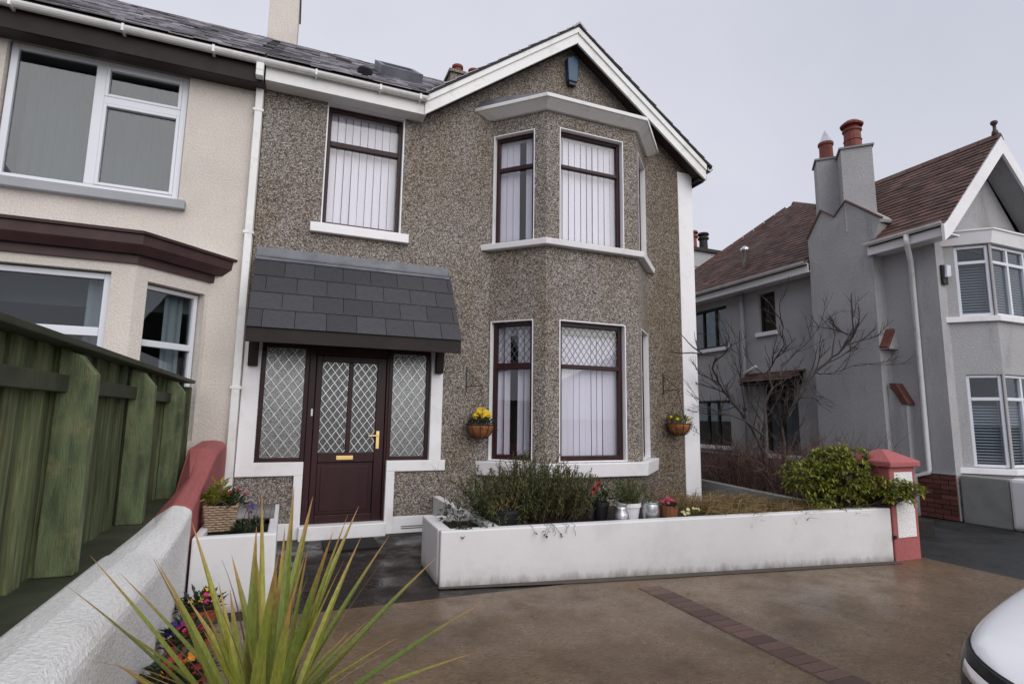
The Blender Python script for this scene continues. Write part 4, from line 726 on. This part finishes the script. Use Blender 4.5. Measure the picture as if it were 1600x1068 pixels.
# pots along the white wall
def flowerpot(x,y,r,h,label,cols,z=0,mat='terracotta',leafm='dkleaf',n=130,fh=.12,cat='flowerpot',grp='flowerpots along the white wall'):
    t=thing('flowerpot',label,cat,(x,y,z),grp); MB().lathe((x,y,z),[(r*.68,0),(r*.72,.01),(r*.93,h*.8),(r*1.03,h*.8),(r*1.05,h),(r*.92,h),(r*.88,h*.86)],22).build('pot',mat,t,bevel=0); MB().lathe((x,y,z+h*.84),[(r*.89,0),(r*.5,.012),(.01,.015)],16).build('soil','soil',t)
    tuft((x,y,z+h*.88),r*1.05,fh,n,.075,.032,.9).build('foliage',leafm,t)
    for c,k,s in cols: blooms((x+random.uniform(-.4,.4)*r,y-.2*r,z+h*.9),r*.75,fh*1.05,k,s).build('flowers',c,t)['kind']='stuff'
    return t
flowerpot(-.47,-2.74,.115,.155,'terracotta pot of yellow and pink primroses by the wall, farthest of three',[('yellow',6,.018),('pink',5,.022)],z=0)
flowerpot(-.46,-3.32,.115,.155,'terracotta pot with pink and purple flowers, middle of three by the wall',[('pink',6,.024),('purple',6,.024)],z=0)
flowerpot(-.42,-3.85,.12,.16,'terracotta pot with red and orange flowers, nearest of three by the wall',[('red',9,.022),('orange',6,.026)],z=0)
# wicker basket and plants on the planter box
wb=thing('wicker_basket','square wicker basket with lime-green plant and pink flowers on the planter box','basket',(-.42,-1.95,.5)); wbm=MB(); r0,r1=.095,.118; wz=.505
wv=MB()
for i in range(11):
    z=wz+.018+i*.019; r=r0+(r1-r0)*i/10; o_=.004 if i%2 else 0
    P=[(-.46-r,-1.92-r),(-.46+r,-1.92-r),(-.46+r,-1.92+r),(-.46-r,-1.92+r)]; Q=[]
    for a,b in zip(P,P[1:]+P[:1]):
        for j in range(8):
            t=j/8; w_=.005*math.sin(j*math.pi+i*math.pi+math.pi/2); Q.append((a[0]+(b[0]-a[0])*t+(w_ if abs(b[1]-a[1])>.01 else 0),a[1]+(b[1]-a[1])*t+(w_ if abs(b[0]-a[0])>.01 else 0),z+random.uniform(-.002,.002)))
    wv.tube(Q+[Q[0]],.0095,5)
wv.build('weave','wicker',wb); MB().bx(-.46-r0+.005,-.46+r0-.005,-1.92-r0+.005,-1.92+r0-.005,wz,wz+.19).build('liner','soil',wb); MB().tube([(-.46+.05*math.cos(a),-2.035,wz+.19+.06*math.sin(a)) for a in np.linspace(0,math.pi,12)],.007,6).build('handle','maroon',wb)
tuft((-.50,-1.9,wz+.2),.085,.2,150,.08,.035,1.0).build('lime_foliage','ylf',wb); tuft((-.39,-1.93,wz+.18),.1,.13,110,.06,.03).build('foliage','dkleaf',wb); blooms((-.36,-1.95,wz+.22),.1,.13,9,.014).build('flowers','red',wb)['kind']='stuff'
pv=thing('viola_plant','small purple-flowered viola in the front soil of the planter box','plant',(-.22,-2.05,.5)); tuft((-.22,-2.05,.5),.13,.1,110,.06,.024).build('foliage','dkleaf',pv); blooms((-.24,-2.0,.52),.09,.22,6,.016).build('flowers','purple',pv)['kind']='stuff'
st_=MB()
for k in range(8):
    x=-.28+random.uniform(0,.2); st_.tube([(x,-1.95,.5),(x+random.uniform(-.03,.03),-1.96,.62),(x+random.uniform(-.05,.05),-1.97,.7+random.uniform(0,.1))],.003,4)
st_.build('stems','twig',pv)
# rosemary
RM=thing('rosemary_bush','large feathery dark green rosemary bush in the white planter under the bay','shrub',(2.45,-1.75,.36)); nm=MB(); stm=MB()
for i in range(560):
    bx_,by_=random.gauss(2.45,.36),random.gauss(-1.75,.17); bx_=min(max(bx_,1.93),3.1)
    h=random.uniform(.2,.74)*(1-.3*abs(bx_-2.45)/.6); p=Vector((bx_,by_,.42)); d=Vector(((bx_-2.45)*.8+.08,(by_+1.75)*.9-.12,1))+rv3(.32); d.normalize(); k=int(h/.022); Q=[p.copy()]
    for j in range(k):
        p=p+d*.022; d=(d+rv3(.13)+Vector((0,0,.015))).normalized(); Q.append(p.copy())
        if j>k*.12:
            for q in range(4): leafat(nm,p,(d*.35+rv3(.9)),random.uniform(.03,.05),.01)
    stm.tube(Q[::4]+[Q[-1]],.003,3)
nm.build('needles','rosemary',RM); stm.build('stems','twig',RM)
def woody(name,label,base,h,n,spread,mat,r=.006,cat='shrub',fork=3,parent=None,seg=5):
    t=thing(name,label,cat,base); m=MB()
    for i in range(n):
        p=Vector(base)+Vector((random.uniform(-1,1)*spread[0],random.uniform(-1,1)*spread[1],0)); d=Vector((random.uniform(-.35,.35),random.uniform(-.35,.35),1)).normalized(); L_=h*random.uniform(.55,1.05)
        def grow(p,d,L_,r,dep):
            Q=[p.copy()]
            for j in range(seg): d=(d+rv3(.16)).normalized(); p=p+d*L_/seg; Q.append(p.copy())
            m.tube(Q,[r*(1-.7*j/seg) for j in range(seg+1)],3,False)
            if dep<2:
                for q in range(fork): k=random.randint(1,seg-1); grow(Q[k],(d+rv3(.75)).normalized(),L_*random.uniform(.35,.6),r*.6,dep+1)
        grow(p,d,L_,r,0)
    m.build('twigs',mat,t); return t
# ivy-like plant in the left end of the planter
iv=woody('ivy_plant','straggling ivy with brown stems in the left end of the white planter',(1.62,-1.95,.36),.5,7,(.1,.12),'twig',.005,'plant'); im_=tuft((1.62,-1.95,.42),.2,.35,120,.06,.045,.4)
for k in range(26): leafat(im_,Vector((1.46+random.random()*.4,-2.3+random.uniform(-.06,.02),.45+random.uniform(-.03,.05))),rv3(1)+Vector((0,-.5,-.3)),.055,.045)
im_.build('leaves','ivy',iv)
tz=MB()
for k in range(5):
    x=1.55+k*.13; Q=[Vector((x,-2.33,.478))]; 
    for j in range(5): Q.append(Q[-1]+Vector((random.uniform(-.02,.05),-.02 if j<2 else 0,random.uniform(-.05,.02) if j>0 else .01)))
    tz.tube(Q,.0022,4)
    for q in Q: leafat(tz,q,rv3(1),.03,.024)
tz.build('trailing_stems','ivy',iv)
tiv=thing('trailing_ivy','thin ivy sprig hanging over the front of the white planter wall','plant',(2.3,-2.5,.47)); tz=MB()
for k in range(9):
    x=2.1+random.random()*.45; Q=[Vector((x,fy(x)+.06,.495))]; Q.append(Vector((x,fy(x)-.015,.488)))
    for j in range(3): Q.append(Q[-1]+Vector((random.uniform(-.03,.03),-.004,-random.uniform(.01,.035))))
    tz.tube(Q,.002,3); 
    if k%2: leafat(tz,Q[-1],rv3(1),.035,.03); leafat(tz,Q[-2],rv3(1),.03,.025)
tz.build('leaves','ivy',tiv)
dp_=thing('plastic_pot','dark blue-black plastic pot at the left foot of the rosemary','flowerpot',(2.02,-2.12,.36)); MB().lathe((2.02,-2.12,.36),[(.09,0),(.12,.2),(.13,.2),(.13,.23),(.11,.23),(.1,.1)],18).build('pot','darkplastic',dp_); tuft((2.02,-2.12,.56),.13,.12,60,.09,.012,.8).build('dead_stems','dry',dp_)['kind']='stuff'
# small pots and plants along the planter
rp_=flowerpot(3.02,-2.2,.085,.2,'black pot with a bright red flower between rosemary and white pot',[('red',9,.022)],z=.43,mat='darkplastic',fh=.2,n=60,grp='pots standing in the white planter')
wp=flowerpot(3.28,-2.32,.12,.2,'white flared pot with bushy grey-green plant in the planter',[],z=.43,mat='masonry',leafm='rosemary',n=10,fh=.1,grp='pots standing in the white planter')
nm=MB()
for i in range(90):
    p=Vector((3.28+random.gauss(0,.06),-2.32+random.gauss(0,.05),.6)); d=(Vector((random.uniform(-.7,.7),random.uniform(-.7,.7),1))).normalized()
    for j in range(11):
        p=p+d*.022; d=(d+rv3(.1)).normalized()
        for q in range(3): leafat(nm,p,d*.5+rv3(.8),.03,.009)
nm.build('bushy_leaves','rosemary',wp)
sb=thing('steel_pot','shiny galvanised steel pot between the white pot and the wooden tub','flowerpot',(3.47,-2.42,.37),'pots standing in the white planter'); MB().lathe((3.47,-2.42,.42),[(.07,0),(.085,.06),(.092,.13),(.085,.2),(.08,.215),(.088,.22),(.075,.22),(.07,.1)],24).build('pot','steel',sb,smooth=True); tuft((3.47,-2.42,.61),.06,.08,40,.05,.02).build('foliage','ltleaf',sb)
blu=thing('glass_jar','small blue-grey glazed jar left of the white pot','jar',(3.12,-2.42,.37)); MB().lathe((3.12,-2.42,.42),[(.05,0),(.075,.05),(.078,.12),(.05,.17),(.055,.19),(.04,.19)],20).build('jar','steel',blu,smooth=True)
tb_=thing('wooden_tub','small brown wooden tub with pink flowers at the right of the steel pot','flowerpot',(3.68,-2.44,.37),'pots standing in the white planter')
for k in range(14):
    a=k*2*math.pi/14; u_=Vector((math.cos(a),math.sin(a),0)); s_=Vector((-math.sin(a),math.cos(a),0)); c=Vector((3.68,-2.44,.42)); MB().add([c+u_*.075-s_*.017,c+u_*.075+s_*.017,c+u_*.092+s_*.0195+Vector((0,0,.18)),c+u_*.092-s_*.0195+Vector((0,0,.18)),c+u_*.064-s_*.015,c+u_*.064+s_*.015,c+u_*.08+s_*.017+Vector((0,0,.18)),c+u_*.08-s_*.017+Vector((0,0,.18))],[(0,1,2,3),(4,7,6,5),(3,2,6,7),(0,3,7,4),(1,5,6,2),(0,4,5,1)]).build('stave','tub',tb_)
MB().lathe((3.68,-2.44,.48),[(.083,0),(.086,.014)],20,False).build('hoop','darkplastic',tb_); MB().lathe((3.68,-2.44,.42),[(.07,0),(.08,.16),(.01,.165)],16).build('soil','soil',tb_); tuft((3.68,-2.44,.58),.08,.06,50,.05,.025).build('foliage','dkleaf',tb_); blooms((3.68,-2.46,.6),.075,.07,14,.017).build('flowers','pink',tb_)['kind']='stuff'
rs=woody('red_stem_shrub','spray of thin reddish bare stems behind the wooden tub',(3.75,-2.0,.36),.55,9,(.05,.05),'redtwig',.004)
pr2=thing('primula_plant','pale yellow primulas in the bed right of the wooden tub','plant',(3.92,-2.5,.37)); tuft((3.92,-2.5,.4),.14,.12,120,.07,.03).build('foliage','ltleaf',pr2); blooms((3.92,-2.52,.45),.12,.13,12,.02).build('flowers','cream_p',pr2)['kind']='stuff'
# dry grass along the planter
gr=MB(); clumps=[]
for i in range(120):
    t=random.random(); x=4.0+2.0*t; clumps.append((x,random.uniform(fy(x)+.15,fy(x)+.95),random.uniform(.5,1.15)*(1.1-.5*t),random.uniform(-.5,.5),random.uniform(-.6,.2)))
for i in range(6500):
    x,y,hf,lx,ly=random.choice(clumps); p=Vector((x+random.gauss(0,.07),y+random.gauss(0,.06),.41)); h=random.uniform(.2,.46)*hf; d=Vector((lx+random.uniform(-.55,.55),ly+random.uniform(-.5,.4),1)).normalized(); s=rv3(1).cross(d).normalized()*random.uniform(.002,.005); q=p+d*h*.55; e=q+(d+Vector((lx+random.uniform(-.5,.5),random.uniform(-.6,.2),-.75)))*h*.55; gr.add([p-s,p+s,q+s*.8,q-s*.8,e],[(0,1,2,3),(3,2,4)])
tag(gr.build('dry_grass','dry'),'dry straw-coloured grass trailing along the white planter','grass',kind='stuff')
# evergreen shrub by the pillar
ES=thing('evergreen_shrub','dense yellow-green evergreen shrub spilling around the pink pillar','shrub',(5.75,-2.7,.36)); lm=MB(); bm_=MB()
blobs=[((5.95,-2.72,.82),(.52,.33,.25)),((5.55,-2.55,.82),(.34,.26,.22)),((6.0,-2.65,1.02),(.36,.26,.16)),((6.2,-2.95,.74),(.3,.24,.15)),((6.31,-3.2,.74),(.16,.09,.07)),((5.7,-2.7,1.0),(.27,.22,.14)),((6.16,-3.15,.68),(.18,.1,.1)),((5.75,-2.8,.62),(.45,.2,.12))]
for (c,r) in blobs:
    n=int(800*(r[0]*r[1]+r[0]*r[2]+r[1]*r[2]))+10; c=Vector(c)
    for i in range(n):
        d=rv3(1)
        if d.z<-.55: continue
        k=random.uniform(.55,1.08)**.6; p=c+Vector((d.x*r[0],d.y*r[1],d.z*r[2]))*k; ax=(d+Vector((0,0,.55))+rv3(.35)).normalized(); a=ax.orthogonal().normalized(); b=ax.cross(a)
        for j in range(7): t=j*.9+random.random(); leafat(lm,p,ax*random.uniform(.25,.8)+a*math.cos(t)+b*math.sin(t),random.uniform(.05,.085),random.uniform(.02,.03))
    for i in range(16): d=rv3(1); bm_.tube([(5.75,-2.7,.36),tuple((Vector((5.75,-2.7,.36))+c)/2+rv3(.05)),tuple(c+Vector((d.x*r[0],d.y*r[1],d.z*r[2]))*.8)],[.014,.009,.004],4)
lm.build('leaves','ever',ES); bm_.build('branches','bark',ES)
# bare winter tree
BT=thing('bare_tree','small leafless tree with spreading grey-brown branches before the grey house','tree',(7.3,-.5,.18)); tm_=MB()
cx=lambda u:7.06+(u-1195)*.0136; cz=lambda v:.934-(v-710)*.0113
def limb(pts,r0,r1,dep,y0=-.5,tw=.5):
    P=[]; n=len(pts)
    for i,(u,v) in enumerate(pts): P.append(Vector((cx(u),y0+tw*(i/n)*math.sin(i*1.9+u),cz(v))))
    Q=[]
    for a,b in zip(P,P[1:]):
        for k in range(4): Q.append(a+(b-a)*k/4+rv3(.012))
    Q.append(P[-1]); N_=len(Q); tm_.tube(Q,[(r0+(r1-r0)*(i/(N_-1))**.6)*.68 for i in range(N_)],6)
    for i in range(3,N_):
        if random.random()<.62: sprout(Q[i],(Q[i]-Q[i-1]).normalized(),random.uniform(.3,.8),max(r1,.006)*1.1,0)
def sprout(p,d,L_,r,dep):
    d=(d+rv3(.75)+Vector((0,0,.3))).normalized(); Q=[p.copy()]
    for j in range(5): d=(d+rv3(.2)+Vector((0,0,.05))).normalized(); p=p+d*L_/5; Q.append(p.copy())
    tm_.tube(Q,[r*(1-.65*j/5) for j in range(6)],4,False)
    if dep<2:
        for k in range(random.randint(1,3)): sprout(Q[random.randint(1,4)],d,L_*random.uniform(.4,.7),r*.6,dep+1)
limb([(1196,772),(1195,710),(1192,685),(1170,650),(1150,615),(1128,592),(1105,578),(1088,568)],.075,.012,0)
limb([(1233,775),(1232,720),(1236,670),(1230,655),(1262,628),(1288,590),(1312,560),(1330,535),(1342,520),(1366,514)],.08,.012,0,-.45)
limb([(1195,700),(1198,665),(1203,640),(1222,615),(1226,590),(1215,555),(1200,525)],.05,.009,0,-.5)
limb([(1192,685),(1160,662),(1130,652),(1105,648)],.03,.007,0,-.55); limb([(1226,600),(1238,580),(1262,560),(1280,520)],.03,.006,0,-.5); limb([(1170,650),(1160,610),(1150,575),(1140,540)],.03,.006,0,-.5); limb([(1288,590),(1320,590),(1345,575)],.022,.006,0,-.45); limb([(1262,628),(1290,630),(1318,622)],.02,.005,0,-.45)
tm_.build('trunk_and_branches','bark',BT,smooth=True)
woody('bare_hedge','brown leafless hedge along the concrete wall under the bare tree',(7.2,-.7,.18),.95,300,(.42,1.5),'twig',.008,'hedge',3)
woody('red_twig_shrub','low red-twigged bare shrub behind the pink pillar',(7.55,-1.6,.18),1.0,40,(.4,.35),'redtwig',.005,'shrub',3)
dbm=MB()
for i in range(170):
    x,y=random.uniform(-.5,6.4),random.uniform(-6.5,-2.4)
    if y>fy(max(x,1.3))-.06 and x>1.25: y=fy(x)-random.uniform(.03,.25)
    leafat(dbm,Vector((x,y,.009)),Vector((random.uniform(-1,1),random.uniform(-1,1),.08)),random.uniform(.015,.045),random.uniform(.008,.02))
tag(dbm.build('leaf_litter','dry'),'scattered bits of dead leaf on the brown concrete forecourt','leaf litter',kind='stuff')
# ================================================================ white car nosing in at the right
CAR=thing('white_car','white car with dark swept headlights, its nose entering at bottom right','car',(4.1,-6.66,0)); 
ca=R(-5)
def CP(l,w,z):   # l: distance back from the nose, w: across (+ = far side)
    x,y=l,w; return Vector((1.93+x*math.cos(ca)-y*math.sin(ca),-6.72+x*math.sin(ca)*-1+y*math.cos(ca),z))
secs=[(.0,.30,.36,.62,.60),(.06,.62,.26,.69,.66),(.16,.79,.22,.755,.72),(.34,.86,.2,.805,.75),(.7,.895,.2,.865,.80),(1.15,.905,.2,.93,.85),(1.45,.905,.2,.98,.88),(2.3,.91,.2,1.0,.91),(3.2,.905,.2,1.0,.92),(3.8,.88,.22,.99,.92),(4.15,.82,.3,.9,.85),(4.25,.7,.4,.8,.78)]
bm2=MB(); K=14
for (l,hw_,zb_,zt_,zs_) in secs:
    prof=[(0,zb_),(.75,zb_),(.96,zb_+.06),(1.0,zb_+.2),(1.0,zs_-.14),(.975,zs_-.03),(.92,zs_+.02),(.8,zs_+(zt_-zs_)*.45),(.5,zt_-.012),(0,zt_)]
    row=[CP(l+(0.0 if abs(f)<.01 else 0),f*hw_,z) for f,z in prof]+[CP(l,-f*hw_,z) for f,z in prof[-2:0:-1]]
    bm2.V+=[tuple(v) for v in row]
n_=18
for i in range(len(secs)-1):
    for j in range(n_): bm2.F.append((i*n_+j,i*n_+(j+1)%n_,(i+1)*n_+(j+1)%n_,(i+1)*n_+j))
bm2.F.append(tuple(range(n_))); bm2.F.append(tuple((len(secs)-1)*n_+j for j in range(n_)))
body=bm2.build('body','carpaint',CAR,smooth=True,sub=2)
cb2=MB(); cs2=[(1.3,.70,.94),(2.0,.60,1.42),(3.1,.60,1.46),(4.0,.66,.96)]
P=[]
for l,hw_,z in cs2: P+=[CP(l,-hw_,z),CP(l,hw_,z)]
cb2.add(P+[CP(1.25,-.8,.9),CP(1.25,.8,.9),CP(4.05,-.8,.9),CP(4.05,.8,.9)],[(0,1,3,2),(2,3,5,4),(4,5,7,6),(8,0,2,4,6,10),(9,11,7,5,3,1),(8,9,1,0),(10,6,7,11),(8,10,11,9)]); cab=cb2.build('cabin','carpaint',CAR,bevel=.04)
for s in (-1,1):
    g_=MB(); g_.add([CP(1.42,s*.772,.95),CP(2.05,s*.70,1.37),CP(3.05,s*.70,1.4),CP(3.7,s*.77,.97)],[(0,1,2,3)]); g_.build('side_window','dglass',CAR)
MB().add([CP(1.24,-.62,.955),CP(1.24,.62,.955),CP(1.93,.55,1.40),CP(1.93,-.55,1.40)],[(0,1,2,3)]).build('windscreen','dglass',CAR)
from mathutils.bvhtree import BVHTree
bpy.context.view_layer.update(); dg=bpy.context.evaluated_depsgraph_get(); em=body.evaluated_get(dg).to_mesh(); mw=body.evaluated_get(dg).matrix_world
bvh=BVHTree.FromPolygons([mw@v.co for v in em.vertices],[tuple(p.vertices) for p in em.polygons])
def on_body(phi,z,off):
    c=CP(.9,0,z); d=(CP(.9-math.cos(phi),math.sin(phi),z)-c).normalized(); h=bvh.ray_cast(c+d*2,-d)
    return (h[0]+d*off) if h[0] else c+d*.8
def patch(s,f0,f1,zlo,zhi,off,n=16,k=6):
    m=MB(); P=[]
    for i in range(n+1):
        f=f0+(f1-f0)*i/n; t=i/n; a,b=zlo(t),zhi(t)
        for q in range(k+1): P.append(on_body(s*R(f),a+(b-a)*q/k,off))
    return m.add(P,[(i*(k+1)+q,(i+1)*(k+1)+q,(i+1)*(k+1)+q+1,i*(k+1)+q+1) for i in range(n) for q in range(k)])
for s in (-1,1):
    lo=lambda t:.565-.035*math.sin(t*2.2)+.17*max(0,t-.5)**1.6*2.6; hi=lambda t:.668+.07*t
    ho=patch(s,24,57,lo,hi,.004).build('headlight','darkplastic',CAR,smooth=True)
    patch(s,33,47,lambda t:hi(.27+.42*t)-.07,lambda t:hi(.27+.42*t)-.03,.008,8,3).build('reflector','chrome',ho,smooth=True)
    patch(s,28,48,lambda t:lo(.12+.6*t)+.03,lambda t:lo(.12+.6*t)+.038,.009,10,2)  .build('daytime_strip','steel',ho,smooth=True)
    patch(s,24,57,lo,hi,.013).build('lens','lampglass',ho,smooth=True)
    patch(s,23.6,57.6,hi,lambda t:hi(t)+.006,.0025,16,1).build('shut_line','darkplastic',CAR,smooth=True)
MB().add([CP(-.012,-.4,.56),CP(-.012,.4,.56),CP(-.0,.34,.4),CP(-.0,-.34,.4)],[(0,1,2,3)]).build('grille','darkplastic',CAR)
for l in (.85,3.4):
    for s in (-1,1):
        c=CP(l,s*.80,.32); ax=(CP(l,s*1.0,.32)-c).normalized(); w_=MB(); w_.lathe((0,0,0),[(.2,-.1),(.3,-.1),(.32,-.08),(.32,.08),(.3,.1),(.2,.1)],28); o=w_.build('wheel','tyre',CAR,smooth=False); r_=MB(); r_.lathe((0,0,0),[(.205,-.08),(.205,.06),(.17,.08),(.05,.085),(.02,.09)],28); ri=r_.build('rim','chrome',o)
        o.rotation_euler=ax.to_track_quat('Z','Y').to_euler(); o.location=c+ax*.02-CAR.location
